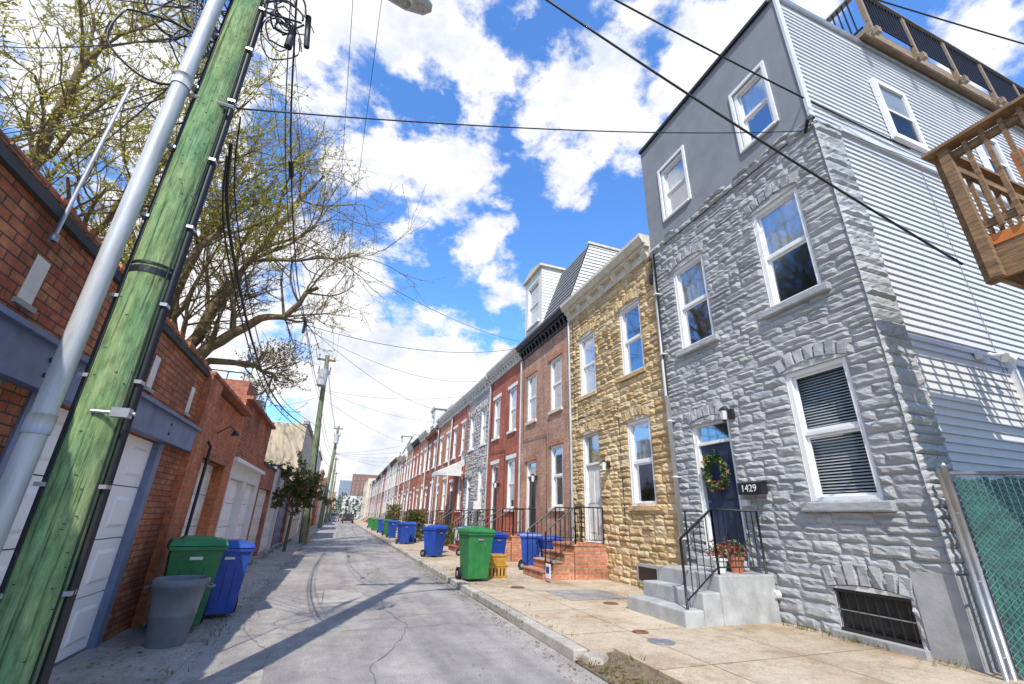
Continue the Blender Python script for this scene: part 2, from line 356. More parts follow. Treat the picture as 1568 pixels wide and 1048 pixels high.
def pillow(mb,u0,u1,z0,z1,put,m,d=.05,res=.085):
    nx=max(3,int((u1-u0)/res)+1); nz=max(3,int((z1-z0)/.05)+1); b=len(mb.v); k=mb.mi(m); base=R.uniform(.4,1)*d
    tl=R.uniform(-.3,.3)*d; rows=[R.uniform(-.35,.35)*d for _ in range(nz+1)]
    for j in range(nz+1):
        for i in range(nx+1):
            e=(i in(0,nx)) or (j in(0,nz))
            g=.003
            u=u0+g+(u1-u0-2*g)*i/nx; z=z0+g+(z1-z0-2*g)*j/nz
            if e: q=R.uniform(-.003,.006)
            else:
                q=max(.008,base+tl*(i/nx-.5)+rows[j]+R.uniform(-.25,.25)*d); u+=R.uniform(-.02,.02); z+=R.uniform(-.008,.008)
            mb.v.append(put(u,z,q))
    for j in range(nz):
        for i in range(nx):
            mb.f.append((b+j*(nx+1)+i,b+j*(nx+1)+i+1,b+(j+1)*(nx+1)+i+1,b+(j+1)*(nx+1)+i)); mb.m.append(k)
def stones(mb,u0,u1,z0,z1,ops,rowh,put,m,wr=(.28,.75),d=.05,res=.085,ragged=0):
    z=z0; row=0
    while z<z1-.04:
        h=rowh*R.uniform(.72,1.3)
        if z+h>z1-.05: h=z1-z
        iv=[(u0,u1)]
        for o in ops:
            ov=min(z+h,o[3])-max(z,o[2])
            if ov>h*.3:
                nv=[]
                for a,c in iv:
                    if o[1]<=a or o[0]>=c: nv.append((a,c)); continue
                    if o[0]>a: nv.append((a,o[0]))
                    if o[1]<c: nv.append((o[1],c))
                iv=nv
        for a,c in iv:
            u=a
            while u<c-.01:
                w=R.uniform(*wr)
                if c-u-w<wr[0]*.6: w=c-u
                if h>rowh*1.15 and w>.35 and R.random()<.4:
                    hs=h*R.uniform(.4,.6); pillow(mb,u,u+w,z,z+hs,put,m,d,res); pillow(mb,u,u+w,z+hs,z+h,put,m,d,res)
                else: pillow(mb,u,u+w,z,z+h,put,m,d,res)
                u+=w
        z+=h; row+=1
def arch(mb,ya,yb,zb,put,m,n=7,rise=.1,th=.24):
    w=(yb-ya)/2+.06; yc=(ya+yb)/2; Rr=(w*w+rise*rise)/(2*rise); zc=zb+rise-Rr+.0; A=math.asin(w/Rr)
    for i in range(n):
        a0=-A+2*A*i/n+.004; a1=-A+2*A*(i+1)/n-.004; t2=th*R.uniform(.85,1.15)
        P=[(yc+Rr*math.sin(a),zc+Rr*math.cos(a)) for a in (a0,a1)]
        Q=[(yc+(Rr+t2)*math.sin(a),zc+(Rr+t2)*math.cos(a)) for a in (a1*1.0,a0*1.0)]
        ring=[P[0],P[1],Q[0],Q[1]]; dd=R.uniform(.045,.07)
        cy=sum(p[0] for p in ring)/4; cz=sum(p[1] for p in ring)/4
        mb.prism([put(p[0],p[1],-.02) for p in ring],[put(cy+(p[0]-cy)*.8,cz+(p[1]-cz)*.88,dd+R.uniform(-.02,.02)) for p in ring],m)
    pts=[put(yc-w+.06,zb,.0)]+[put(yc+Rr*math.sin(-A+2*A*i/8),zc+Rr*math.cos(-A+2*A*i/8),.0) for i in range(9)]+[put(yc+w-.06,zb,.0)]
    mb.prism(pts,[(p[0]-.025,p[1],p[2]) for p in pts],M['offwhite'])
def shell(mb,x,o,y0,y1,z1,depth,m,roof):
    xb=x-o*depth; e=.003; y0+=e; y1-=e
    mb.poly([(x,y0,-.02),(xb,y0,-.02),(xb,y0,z1),(x,y0,z1)],m); mb.poly([(x,y1,-.02),(xb,y1,-.02),(xb,y1,z1),(x,y1,z1)],m)
    mb.poly([(xb,y0,-.02),(xb,y1,-.02),(xb,y1,z1),(xb,y0,z1)],m); mb.poly([(x,y0,z1-.02),(x,y1,z1-.02),(xb,y1,z1-.02),(xb,y0,z1-.02)],roof)
def cornice(mb,x,y0,y1,z,m,h=.5,proj=.35,brk=8,m2=None,bw=.1):
    e=.006; y0+=e; y1-=e; m2=m2 or m
    mb.box(x-.06,x+.02,y0,y1,z,z+h*.45,m)
    mb.box(x-proj*.55,x+.02,y0,y1,z+h*.45,z+h*.6,m)
    mb.prism([(x+.02,y0,z+h*.6),(x-proj*.75,y0,z+h*.6),(x-proj,y0,z+h*.85),(x-proj,y0,z+h),(x+.02,y0,z+h)],[(x+.02,y1,z+h*.6),(x-proj*.75,y1,z+h*.6),(x-proj,y1,z+h*.85),(x-proj,y1,z+h),(x+.02,y1,z+h)],m)
    n=brk
    for i in range(n):
        yy=y0+.1+(y1-y0-.2-bw)*i/(n-1)
        mb.prism([(x-.06,yy,z+.02),(x-proj*.5,yy,z+h*.35),(x-proj*.5,yy,z+h*.448),(x-.06,yy,z+h*.448)],[(x-.06,yy+bw,z+.02),(x-proj*.5,yy+bw,z+h*.35),(x-proj*.5,yy+bw,z+h*.448),(x-.06,yy+bw,z+h*.448)],m2)
def door(mb,gl,x,o,ya,yb,za,zb,m,mf,trans=True):
    zt=za+2.08 if trans and zb-za>2.35 else zb-.06
    bx(mb,x,o,-.14,-.03,ya+.003,ya+.07,za,zb-.003,mf); bx(mb,x,o,-.14,-.03,yb-.07,yb-.003,za,zb-.003,mf)
    bx(mb,x,o,-.138,-.032,ya+.07,yb-.07,zb-.06,zb-.003,mf)
    bx(mb,x,o,-.16,-.11,ya+.07,yb-.07,za,zt,m)
    for (p,q) in ((.12,.42),(.5,.93)):
        z0=za+(zt-za)*p; z1=za+(zt-za)*q; ym=(ya+yb)/2
        for (c,d) in ((ya+.15,ym-.04),(ym+.04,yb-.15)): bx(mb,x,o,-.11,-.095,c,d,z0,z1,m)
    mb.tube([(x-o*.1,yb-.14,za+1),(x-o*.05,yb-.14,za+1)],.025,8,M['galv'])
    if zt<zb-.1:
        bx(mb,x,o,-.14,-.04,ya+.07,yb-.07,zt,zt+.06,mf); xx=x-o*.1
        gl.poly([(xx,ya+.07,zt+.06),(xx,yb-.07,zt+.06),(xx,yb-.07,zb-.06),(xx,ya+.07,zb-.06)],M['glass'])
def iron_rail(mb,pts,h=.9,step=.13):
    top=[(p[0],p[1],p[2]+h) for p in pts]; low=[(p[0],p[1],p[2]+.1) for p in pts]
    mb.tube(top,.02,6,M['iron']); mb.tube(low,.012,5,M['iron'])
    for a,b2 in zip(pts[:-1],pts[1:]):
        a=Vector(a); b2=Vector(b2); n=max(1,int((Vector((b2.x,b2.y,0))-Vector((a.x,a.y,0))).length/step))
        for i in range(n+1):
            p=a.lerp(b2,i/n); mb.tube([p+Vector((0,0,.1 if 0<i<n else -.05)),p+Vector((0,0,h))],.009 if 0<i<n else .02,5,M['iron'])
def stoop(parent,x,ya,yb,zt,nst,m,cap=None,rail=True,land=.95):
    b=MB(); n=nst; z=zt; rise=(zt-.12)/n; xx=x-land
    b.box(xx,x-.003,ya,yb,.05,zt-.05,m); b.box(xx-.03,x-.003,ya-.02,yb+.02,zt-.05,zt,cap or m)
    for i in range(1,n):
        zt2=zt-rise*i; b.box(xx-.3*i,xx-.3*(i-1)-(.031 if i==1 else .0),ya+.002*i,yb-.002*i,.05,zt2-.04,m); b.box(xx-.3*i-.03,xx-.3*(i-1)-.031,ya-.015,yb+.015,zt2-.04,zt2,cap or m)
    b.out('steps',parent,bevel=.008)
    if rail:
        r=MB()
        for yy in (ya+.06,yb-.06):
            iron_rail(r,[(x-.06,yy,zt),(xx+.05,yy,zt),(xx-.3*(n-1)+.1,yy,zt-rise*(n-1))])
        r.out('handrail',parent)

XF=6.8
def putF(u,z,q): return (XF-q,u,z)

# ================================================================ GRAY HOUSE
H=empty('gray_stone_rowhouse',(XF,5.83,0))
Y0,Y1=3.58,8.08
ops=[(4.07,5.09,1.86,3.92),(6.43,7.41,.92,3.45),(4.12,5.08,5.14,7.2),(6.44,7.4,5.14,7.2)]
bsm=(4.08,5.04,.2,.72)
b=MB(); facade(b,XF,-1,Y0,Y1,-.02,8.16,ops+[bsm],M['mortar'],.16,M['offwhite'])
up=[(4.14,4.9,8.75,10.3),(6.51,7.38,8.75,10.3)]
facade(b,XF-.03,-1,Y0,Y1,8.1,11.6,up,M['stucco'],.14)
b.poly([(XF,Y1,-.02),(17,Y1,-.02),(17,Y1,11.6),(XF-.03,Y1,11.6)],M['stucco'])
b.poly([(17,Y0,0),(17,Y1,0),(17,Y1,11.6),(17,Y0,11.6)],M['stucco'])
b.poly([(XF-.03,Y0,11.55),(17,Y0,11.55),(17,Y1,11.55),(XF-.03,Y1,11.55)],M['roof'])
b.poly([(XF,Y0,-.02),(17,Y0,-.02),(17,Y0,11.58),(XF-.03,Y0,11.58)],M['siding'])
b.out('walls',H)
corner=(3.4,4.0,0,1.05)
s=MB(); stones(s,Y0-.05,Y1-.02,1.0,8.12,ops,.15,putF,M['gray_stone'],(.25,.65),d=.04)
stones(s,Y0-.05,Y1-.02,.1,1.0,ops+[bsm,corner],.17,putF,M['gray_stone'],(.3,.75),d=.04)
stones(s,Y0-.05,Y1-.02,8.1,8.24,[],.14,lambda u,z,q:(XF-.04-q,u,z),M['gray_stone'],d=.06)
for i in range(12):
    u=R.uniform(Y0,Y1-.5); pillow(s,u,u+R.uniform(.25,.5),8.23,8.23+R.uniform(.04,.12),lambda u,z,q:(XF-.045-q,u,z),M['gray_stone'],.05)
stones(s,XF-.05,7.45,1.05,8.16,[],.22,lambda u,z,q:(u,Y0-.045-q,z),M['gray_stone'],(.5,.75),.045)
for q in ops[:1]+ops[2:]: arch(s,q[0],q[1],q[3],putF,M['gray_stone'])
arch(s,6.43,7.41,3.45,putF,M['gray_stone'])
arch(s,4.08,5.04,.72,putF,M['gray_stone'],7,.06,.26)
s.out('stone_facing',H,smooth=False)
f=MB(); g=MB()
window(f,g,XF,-1,*ops[0],M['white'],'slats'); window(f,g,XF,-1,*ops[2],M['white'],'half'); window(f,g,XF,-1,*ops[3],M['white'],'half')
for u in up: window(f,g,XF-.03,-1,*u,M['white'],'half')
for q in up:
    for (a,c,z,w) in ((q[0]-.07,q[0],q[2]-.05,q[3]+.08),(q[1],q[1]+.07,q[2]-.05,q[3]+.08)): f.box(XF-.07,XF-.031,a,c,z,w,M['white'])
    f.box(XF-.068,XF-.031,q[0],q[1],q[3],q[3]+.08,M['white']); f.box(XF-.09,XF-.031,q[0],q[1],q[2]-.06,q[2],M['white'])
door(f,g,XF,-1,*ops[1],M['navy'],M['white'])
f.box(XF+.08,XF+.1,4.08,5.04,.2,.72,M['black'])
f.box(XF-.01,XF+.03,4.08,5.04,.2,.24,M['black']); f.box(XF-.01,XF+.03,4.08,5.04,.68,.72,M['black'])
for i in range(8): f.box(XF,XF+.02,4.12+i*.125,4.135+i*.125,.24,.68,M['black'])
f.box(XF,XF+.021,4.081,5.039,.45,.465,M['galv'])
f.box(XF-.12,XF+.05,4.0,5.12,.1,.198,M['cement'])
f.box(XF-.025,XF-.001,3.53,4.0,.0,1.04,M['cement'])
f.out('window_frames_and_door',H,bevel=.004); g.out('glass_and_blinds',H)
si=MB()
for q in ops[:1]+ops[2:]:
    si.box(XF-.11,XF+.1,q[0]-.14,q[1]+.14,q[2]-.14,q[2]-.002,M['gray_stone'])
si.out('stone_sills',H,bevel=.02)
sd=MB()
z=1.0; hh=.125
while z<11.5:
    x0=7.45 if z<8.16 else XF-.02
    if not(8.14<z<8.3):
        yb_=Y0-.035 if z<8.16 else Y0-.02
        sd.poly([(x0,yb_,z),(17,yb_,z),(17,yb_+.03,z+hh),(x0,yb_+.03,z+hh)],M['siding'])
        sd.poly([(x0,yb_,z),(17,yb_,z),(17,yb_+.034,z-.003),(x0,yb_+.034,z-.003)],M['siding'])
    z+=hh
sd.box(7.46,17,Y0-.09,Y0,8.15,8.27,M['siding'])
sd.box(XF-.06,XF+.06,Y0-.05,Y0-.003,8.28,11.55,M['siding'])
sd.box(XF,17,Y0-.06,Y0-.001,-.01,1.03,M['cement'])
sd.box(XF-.09,17,Y0-.07,Y0+.08,11.58,11.68,M['galv']); sd.box(XF-.1,XF+.05,Y0+.08,Y1,11.58,11.66,M['black'])
for xx in (9.7,13.4): sd.box(xx,xx+.006,Y0-.041,Y0-.03,1.05,8.1,M['galv'])
sd.out('siding',H)
w=MB(); w2=MB()
def sidewin(xa,xb,za,zb):
    y=Y0-.05
    w.box(xa-.07,xa+.04,y-.05,y+.03,za-.07,zb+.07,M['white']); w.box(xb-.04,xb+.07,y-.05,y+.03,za-.07,zb+.07,M['white'])
    w.box(xa+.04,xb-.04,y-.048,y+.03,zb-.04,zb+.068,M['white']); w.box(xa+.04,xb-.04,y-.06,y+.03,za-.08,za+.04,M['white'])
    zm=(za+zb)/2; w.box(xa+.04,xb-.04,y-.03,y+.03,zm-.03,zm+.03,M['white'])
    w2.poly([(xa,y-.012,za),(xb,y-.012,za),(xb,y-.012,zb),(xa,y-.012,zb)],M['glass'])
    w2.poly([(xa,y+.008,za),(xb,y+.008,za),(xb,y+.008,zm),(xa,y+.008,zm)],M['black'])
    w2.poly([(xa,y+.008,zm),(xb,y+.008,zm),(xb,y+.008,zb),(xa,y+.008,zb)],M['blind'])
sidewin(9.2,10.1,8.75,10.25); sidewin(9.95,10.9,3.1,4.1); sidewin(12.6,13.5,8.75,10.25)
w.out('side_window_frames',H); w2.out('side_window_glass',H)
fl=MB(); fl.box(9.02,9.22,3.46,3.54,4.02,4.14,M['white'])
for dx in (-.12,.12):
    fl.tube([(9.12,3.46,4.08),(9.12+dx*.6,3.38,4.06),(9.12+dx,3.28,3.98)],[.03,.03,.03],8,M['white']); fl.tube([(9.12+dx,3.3,4.0),(9.12+dx*1.3,3.2,3.93)],[.04,.075],10,M['white'])
fl.out('floodlight',H,smooth=False)
st=MB()
st.box(5.62,XF-.055,5.95,7.42,.05,.78,M['stonestep']); st.box(5.27,5.617,5.952,7.418,.05,.55,M['stonestep']); st.box(4.92,5.267,5.954,7.416,.05,.33,M['stonestep'])
st.box(6.5,XF-.05,6.4,7.4,.783,.93,M['stonestep'])
st.out('steps',H,bevel=.02)
r=MB()
iron_rail(r,[(6.7,6.05,.78),(5.72,6.05,.78),(5.05,6.05,.33)],.95,.12)
r.tube([(6.72,7.34,1.73),(6.3,7.34,1.73),(6.3,7.34,.78)],.018,6,M['iron'])
r.out('handrail',H,smooth=True)
d=MB()
d.tube([(XF-.13,7.93,4.2),(XF-.13,7.93,.25),(XF-.28,7.93,.18)],.05,8,M['white']); d.tube([(XF-.1,7.9,8.0),(XF-.1,7.93,4.1)],.02,6,M['cable'])
d.tube([(XF-.1,8.0,8.1),(XF-.1,7.98,5.8),(XF-.12,7.97,4.2)],.035,8,M['conduit'])
for zz in (1.2,2.4,3.6,5.2,6.8): d.box(XF-.19,XF-.02,7.86,8.0,zz,zz+.03,M['offwhite'])
d.out('downspout',H,smooth=True)
ex=MB()
ex.tube([(XF-.05,3.7,8.0),(XF-.15,3.55,8.12),(XF-.05,3.5,8.16)],.03,6,M['cable'])
ex.tube([(XF-.05,5.94,.5),(XF-.13,5.94,.5)],[.07,.05],10,M['offwhite']); ex.box(XF-.09,XF-.02,6.2,6.34,1.82,1.92,M['offwhite'])
ex.tube([(XF-.03,5.2,1.1),(XF-.07,5.2,1.1)],.02,6,M['galv'])
for i in range(7):
    pts=[Vector((XF-.12-R.random()*.1,8.0+R.uniform(-.12,.1),7.6+R.uniform(-.35,.4))) for _ in range(4)]; ex.tube(pts,.01,5,M['cable'])
ex.box(XF-.17,XF-.06,7.98,8.1,7.2,7.45,M['cable'])
ex.out('vent_and_cable_box',H)
D=empty('roof_deck',(9.3,3.58,11.6))
k=MB()
k.box(9.3,17,3.38,8.0,11.7,11.82,M['wood_g']); k.box(9.3,17,3.34,3.379,11.6,11.86,M['wood_g'])
for i,xx in enumerate([9.35,10.9,12.45,14.0,15.55,16.9]):
    k.box(xx-.045,xx+.045,3.25,3.338,11.5,12.95,M['wood_g']); k.box(xx-.07,xx+.07,3.16,3.25,11.45,11.62,M['wood_g'])
for yy in (4.9,6.4,7.9): k.box(9.302,9.39,yy-.045,yy+.045,11.82,12.95,M['wood_g'])
k.box(9.25,17,3.22,3.36,12.95,12.99,M['galv']); k.box(9.28,9.42,3.36,8,12.95,12.99,M['galv'])
x=9.45
while x<17: k.box(x,x+.022,3.27,3.3,11.95,12.95,M['iron']); x+=.11
k.box(9.3,17,3.272,3.298,11.93,11.95,M['iron'])
y=3.5
while y<8: k.box(9.33,9.36,y,y+.022,11.95,12.95,M['iron']); y+=.11
k.box(9.332,9.358,3.4,8,11.9,11.95,M['iron'])
k.out('deck_frame',D)
LN=empty('wall_lantern',(XF-.1,6.28,3.45)); k=MB()
k.box(-.0,.08,-.05,.05,-.08,.1,M['black']); k.tube([(0,0,.08),(-.08,0,.14),(-.15,0,.12)],.012,6,M['black'])
k.tube([(-.15,0,.12),(-.15,0,.06)],[.03,.09],6,M['black']); k.tube([(-.15,0,.05),(-.15,0,-.12)],[.07,.05],6,M['curtain']); k.tube([(-.15,0,-.12),(-.15,0,-.16)],[.055,.02],6,M['black'])
k.out('lantern_body',LN,local=True)
MBX=empty('house_number_mailbox',(XF-.16,6.02,2.1)); k=MB()
k.box(-.05,.1,-.24,.24,-.1,.08,M['black']); k.prism([(-.05,-.25,.085),(.1,-.25,.085),(.1,-.25,.13)],[(-.05,.25,.085),(.1,.25,.085),(.1,.25,.13)],M['black'])
k.out('box',MBX,local=True)
tc=bpy.data.curves.new('number','FONT'); tc.body='1429'; tc.size=.165; tc.align_x='CENTER'; tc.align_y='CENTER'; tc.extrude=.002
to=bpy.data.objects.new('number',tc); COL.objects.link(to); to.parent=MBX; to.location=(-.057,0,-.008); to.rotation_euler=(math.pi/2,0,-math.pi/2); tc.materials.append(M['white'])
WR=empty('door_wreath',(XF+.02,6.92,2.45)); k=MB()
for i in range(520):
    a=R.uniform(0,2*math.pi); rr=.25+R.gauss(0,.04); p=Vector((R.uniform(-.09,0),rr*math.cos(a),rr*math.sin(a)*1.15)); s_=.045
    q=[p+Vector((R.uniform(-s_,s_),R.uniform(-s_,s_),R.uniform(-s_,s_))) for _ in range(4)]
    k.poly(q,R.choice([M['leaf_dark']]*14+[M['grass'],M['grass'],M['flower'],M['flower_p'],M['bin_yellow']]))
k.tube([(-.02,.25*math.cos(i*math.pi/8),.29*math.sin(i*math.pi/8)) for i in range(17)],.03,6,M['leaf_dark'],False)
k.out('foliage',WR,local=True)
def flowerpot(x,y,z,m=M['terracotta'],s=1.0):
    E=empty('flower_pot',(x,y,z)); k=MB()
    k.tube([(0,0,0),(0,0,.2*s),(0,0,.2*s),(0,0,.24*s)],[.09*s,.13*s,.15*s,.15*s],12,m)
    for i in range(260):
        p=Vector((R.gauss(0,.09),R.gauss(0,.09),.27+abs(R.gauss(0,.09))))*s; q=[p+Vector([R.uniform(-.035,.035) for _ in range(3)]) for _ in range(4)]
        k.poly(q,R.choice([M['leaf_dark'],M['grass'],M['leaf_dark'],M['flower'],M['flower_p']]))
    k.out('pot_and_plant',E,local=True)
flowerpot(6.3,6.25,.78); flowerpot(6.0,6.3,.78,M['offwhite'],.9); flowerpot(6.45,6.55,.78,M['bin_green'],.8)

# ================================================================ OTHER ROWHOUSES
def rowhouse(name,y0,y1,top,wall,stone=None,mort=None,trim='white',doorm='dark_door',corn='cream',cornbrk=9,sillm='white',mansard=None,steps='b_dark',lint='white',dtop=3.6,detail=True,nst=4,rail=True,xo=0.0,bw=.1):
    X=XF+xo
    E=empty(name,(X,(y0+y1)/2,0)); W=y1-y0
    c1=y0+W*.25; c2=y0+W*.75; ww=.47
    ops=[(c1-ww,c1+ww,1.86,3.92),(c2-ww,c2+ww,.95,dtop),(c1-ww,c1+ww,5.16,7.15),(c2-ww,c2+ww,5.16,7.15)]
    b=MB(); facade(b,X,-1,y0,y1,-.02,top,ops,mort or wall,.15,None if not stone else M['offwhite'])
    shell(b,X,-1,y0,y1,top,10,wall,M['roof']); b.out('walls',E)
    if stone:
        s=MB(); pf=lambda u,z,q:(X-q,u,z)
        stones(s,y0+.01,y1-.01,.1,top,ops,.19 if y0<10 else .24,pf,stone,(.28,.6),.05,.1 if y0<10 else .2)
        for q in ops: arch(s,q[0],q[1],q[3],pf,stone)
        s.out('stone_facing',E)
    f=MB(); g=MB()
    for q in (ops[0],ops[2],ops[3]): window(f,g,X,-1,*q,M[trim],R.choice(['half','half','slats',None,'full']) if detail else R.choice(['half',None]),M[sillm])
    if not stone:
        for q in ops:
            h=.17; f.prism([(X-.04,q[0]-.1,q[3]+.002),(X-.04,q[1]+.1,q[3]+.002),(X-.04,q[1]+.15,q[3]+h),(X-.04,q[0]-.15,q[3]+h)],[(X-.001,q[0]-.1,q[3]+.002),(X-.001,q[1]+.1,q[3]+.002),(X-.001,q[1]+.15,q[3]+h),(X-.001,q[0]-.15,q[3]+h)],M[lint])
    door(f,g,X,-1,*ops[1],M[doorm],M[trim])
    f.box(X-.06,X-.001,c1-.4,c1+.4,.22,.62,M['cement']); f.box(X-.065,X-.06,c1-.33,c1+.33,.28,.56,M['black'])
    f.out('window_frames_and_door',E); g.out('glass_and_curtains',E)
    c=MB(); cornice(c,X,y0,y1,top-.1,M[corn],.62 if corn!='b_dark' else .4,.36,cornbrk,None,bw); c.out('cornice',E)
    if mansard:
        c=MB(); zt=top+.5; zz=mansard[0]; xr=mansard[1]; ms=M[mansard[2]]; e=.01
        c.poly([(X-.1,y0+e,zt),(X-.1,y1-e,zt),(X+xr,y1-e,zz),(X+xr,y0+e,zz)],ms)
        n=14
        for i in range(n):
            t=i/n; t2=(i+1)/n; xa=X-.1+(xr+.1)*t; xb=X-.1+(xr+.1)*t2; za=zt+(zz-zt)*t; zb=zt+(zz-zt)*t2
            c.poly([(xa-.045,y0+e,za),(xa-.045,y1-e,za),(xb-.012,y1-e,zb+.01),(xb-.012,y0+e,zb+.01)],ms)
            c.poly([(xa-.045,y0+e,za),(xa-.045,y1-e,za),(xa,y1-e,za-.001),(xa,y0+e,za-.001)],ms)
        c.poly([(X+xr,y0+e,zz),(X+xr,y1-e,zz),(X+9,y1-e,zz),(X+9,y0+e,zz)],M['roof'])
        c.poly([(X-.1,y1-e,zt),(X+9,y1-e,zt),(X+9,y1-e,zz),(X+xr,y1-e,zz)],M['siding_w'])
        c.poly([(X+9,y1-e,zt),(X+9,y0+e,zt),(X+9,y0+e,zz),(X+9,y1-e,zz)],M['siding_w'])
        z=top
        while z<zz-.02:
            t=max(0,(z-zt)/(zz-zt)); xa=X-.1+(xr+.1)*t; h2=min(.15,zz-z)
            t2=max(0,(z+h2-zt)/(zz-zt)); xb=X-.1+(xr+.1)*t2
            c.poly([(xa,y0-.02,z),(X+9,y0-.02,z),(X+9,y0+.005,z+h2),(xb,y0+.005,z+h2)],M['siding_w']); z+=.15
        c.box(X+xr-.08,X+9,y0-.06,y0+.05,zz,zz+.1,M['cream'])
        c.out('mansard_roof',E)
        c=MB(); g=MB(); dy0=y0+W*.53; dy1=y0+W*.93; dz0=zt+.35; dz1=zz+.1; xd=X-.02
        facade(c,xd,-1,dy0,dy1,dz0,dz1,[(dy0+.3,dy1-.3,dz0+.35,dz1-.45)],M['siding_w'],.12)
        window(c,g,xd,-1,dy0+.3,dy1-.3,dz0+.35,dz1-.45,M['white'],'full',M['white'])
        for yy in (dy0,dy1):
            z=dz0
            while z<dz1-.01:
                e2=-.012 if yy==dy0 else .012
                c.poly([(xd,yy+e2,z),(X+2,yy+e2,z),(X+2,yy,min(z+.15,dz1)),(xd,yy,min(z+.15,dz1))],M['siding_w']); z+=.15
        c.prism([(xd-.12,dy0-.12,dz1),(xd-.12,dy1+.12,dz1),(xd-.12,dy1+.12,dz1+.1),(xd-.12,(dy0+dy1)/2,dz1+.35),(xd-.12,dy0-.12,dz1+.1)],[(X+2.2,dy0-.12,dz1),(X+2.2,dy1+.12,dz1),(X+2.2,dy1+.12,dz1+.1),(X+2.2,(dy0+dy1)/2,dz1+.35),(X+2.2,dy0-.12,dz1+.1)],M['cream'])
        c.out('dormer',E); g.out('dormer_glass',E)
    stoop(E,X,c2-.65,c2+.65,.93,nst,M[steps],M['marble'] if steps=='marble' else M[steps],rail)
    k=MB(); k.tube([(X-.09,y1-.12,top-.15),(X-.09,y1-.12,.2)],.04,6,M[R.choice(['white','offwhite','conduit','b_dark'])])
    if R.random()<.7: k.tube([(X-.03,y1-.3,top-.2),(X-.03,y1-.32,4.5),(X-.03,c1+.8,4.4),(X-.03,c1+.78,1.2)],.012,4,M['cable'])
    k.out('downspout',E)
    return E,ops
rowhouse('yellow_stone_rowhouse',8.08,12.85,8.2,M['mortar_y'],M['yellow_stone'],M['mortar_y'],steps='b_orange',corn='cream',doorm='offwhite',sillm='yellow_stone',dtop=3.95,cornbrk=7,bw=.2)
rowhouse('brick_rowhouse',12.85,17.4,8.2,M['b_pink'],corn='black',mansard=(11.75,1.0,'slate'),steps='b_orange',lint='b_orange',cornbrk=14,sillm='cream',nst=5)
rowhouse('brick_rowhouse',17.4,21.9,8.3,M['b_red'],steps='b_dark',corn='offwhite',cornbrk=12,dtop=3.9)
rowhouse('gray_stone_rowhouse',21.9,26.5,8.2,M['mortar'],M['tan_stone'],M['mortar'],steps='stonestep',corn='offwhite',doorm='siding_b')
cols=['b_red','b_orange','b_dark','b_orange','b_red','b_pink','b_dark','b_orange','b_painted','b_cream','b_painted','b_red','b_painted','b_painted','b_orange','b_painted','b_cream','b_painted','b_red','b_painted']
y=26.5
for i,cn in enumerate(cols):
    w_=4.5+R.uniform(-.15,.25)
    man=None
    if i==2: man=(10.2,.9,'black')
    if i==7: man=(11.3,1.1,'slate')
    rowhouse('brick_rowhouse' if 'paint' not in cn else 'white_rowhouse',y,y+w_,8.1+R.uniform(-.45,.45),M[cn],corn=R.choice(['offwhite','black','cream','offwhite','b_dark']),steps=R.choice(['marble','b_dark','stonestep','marble']),doorm=R.choice(['dark_door','navy','bin_dkgreen','far_brown','offwhite']),mansard=man,detail=False,nst=4,rail=(i<8),xo=R.uniform(-.04,.04))
    y+=w_
k=MB()
for (yy,xx,h) in [(26.4,8,1.3),(31,9,1.0),(35.5,8.5,1.5),(40,9,1.2),(49,8.4,1.2),(54,8.6,1.4),(66,8.8,1.3)]:
    k.box(xx,xx+.5,yy,yy+.7,7.9,8.6+h,M['b_dark']); k.box(xx-.05,xx+.55,yy-.05,yy+.75,8.6+h,8.7+h,M['cement']); k.tube([(xx+.25,yy+.35,8.7+h),(xx+.25,yy+.35,9.0+h)],.1,8,M['terracotta'])
k.out('chimney_stacks')
SDH=empty('satellite_dish',(XF-.5,25.2,4.6)); k=MB()
ring=[]
for j,(rr,dx) in enumerate([(0,.12),(.2,.1),(.35,.05),(.45,0)]):
    ring.append([(-.0+dx-.1*math.sin(a)*rr,rr*math.cos(a),rr*math.sin(a)) for a in [i*math.pi/9 for i in range(18)]])
for j in range(3):
    for i in range(18): k.poly([ring[j][i],ring[j][(i+1)%18],ring[j+1][(i+1)%18],ring[j+1][i]],M['offwhite'])
k.tube([(.1,0,0),(.25,0,-.1),(.5,0,-.1)],.02,6,M['galv']); k.tube([(.05,0,-.4),(-.4,0,-.15)],.012,6,M['galv']); k.box(-.45,-.38,-.04,.04,-.18,-.1,M['galv'])
k.out('dish',SDH,local=True)
AW=empty('door_awning',(XF,28.1,0)); k=MB()
for i in range(9):
    y_a=27.2+i*.2; zb_=.03*(i%2)
    k.prism([(6.76,y_a,4.7+zb_),(5.3,y_a,4.0+zb_),(5.3,y_a,3.8),(5.33,y_a,3.8),(5.33,y_a,3.98),(6.76,y_a,4.66)],[(6.76,y_a+.198,4.7+zb_),(5.3,y_a+.198,4.0+zb_),(5.3,y_a+.198,3.8),(5.33,y_a+.198,3.8),(5.33,y_a+.198,3.98),(6.76,y_a+.198,4.66)],M['white'])
k.prism([(6.76,27.19,4.7),(5.3,27.19,4.0),(5.3,27.19,3.8),(6.76,27.19,3.8)],[(6.76,27.198,4.7),(5.3,27.198,4.0),(5.3,27.198,3.8),(6.76,27.198,3.8)],M['offwhite'])
k.tube([(5.35,27.25,3.9),(5.35,27.25,.1)],.03,6,M['white']); k.tube([(5.35,28.9,3.9),(5.35,28.9,.1)],.03,6,M['white'])
k.out('canopy_and_posts',AW)
AC=empty('window_air_conditioner',(XF-.2,22.9,2.05)); k=MB(); k.box(-.25,.15,-.3,.3,-.2,.2,M['offwhite'])
for i in range(8): k.box(-.26,-.25,-.27,.27,-.17+i*.045,-.15+i*.045,M['galv'])
k.out('case',AC,local=True)
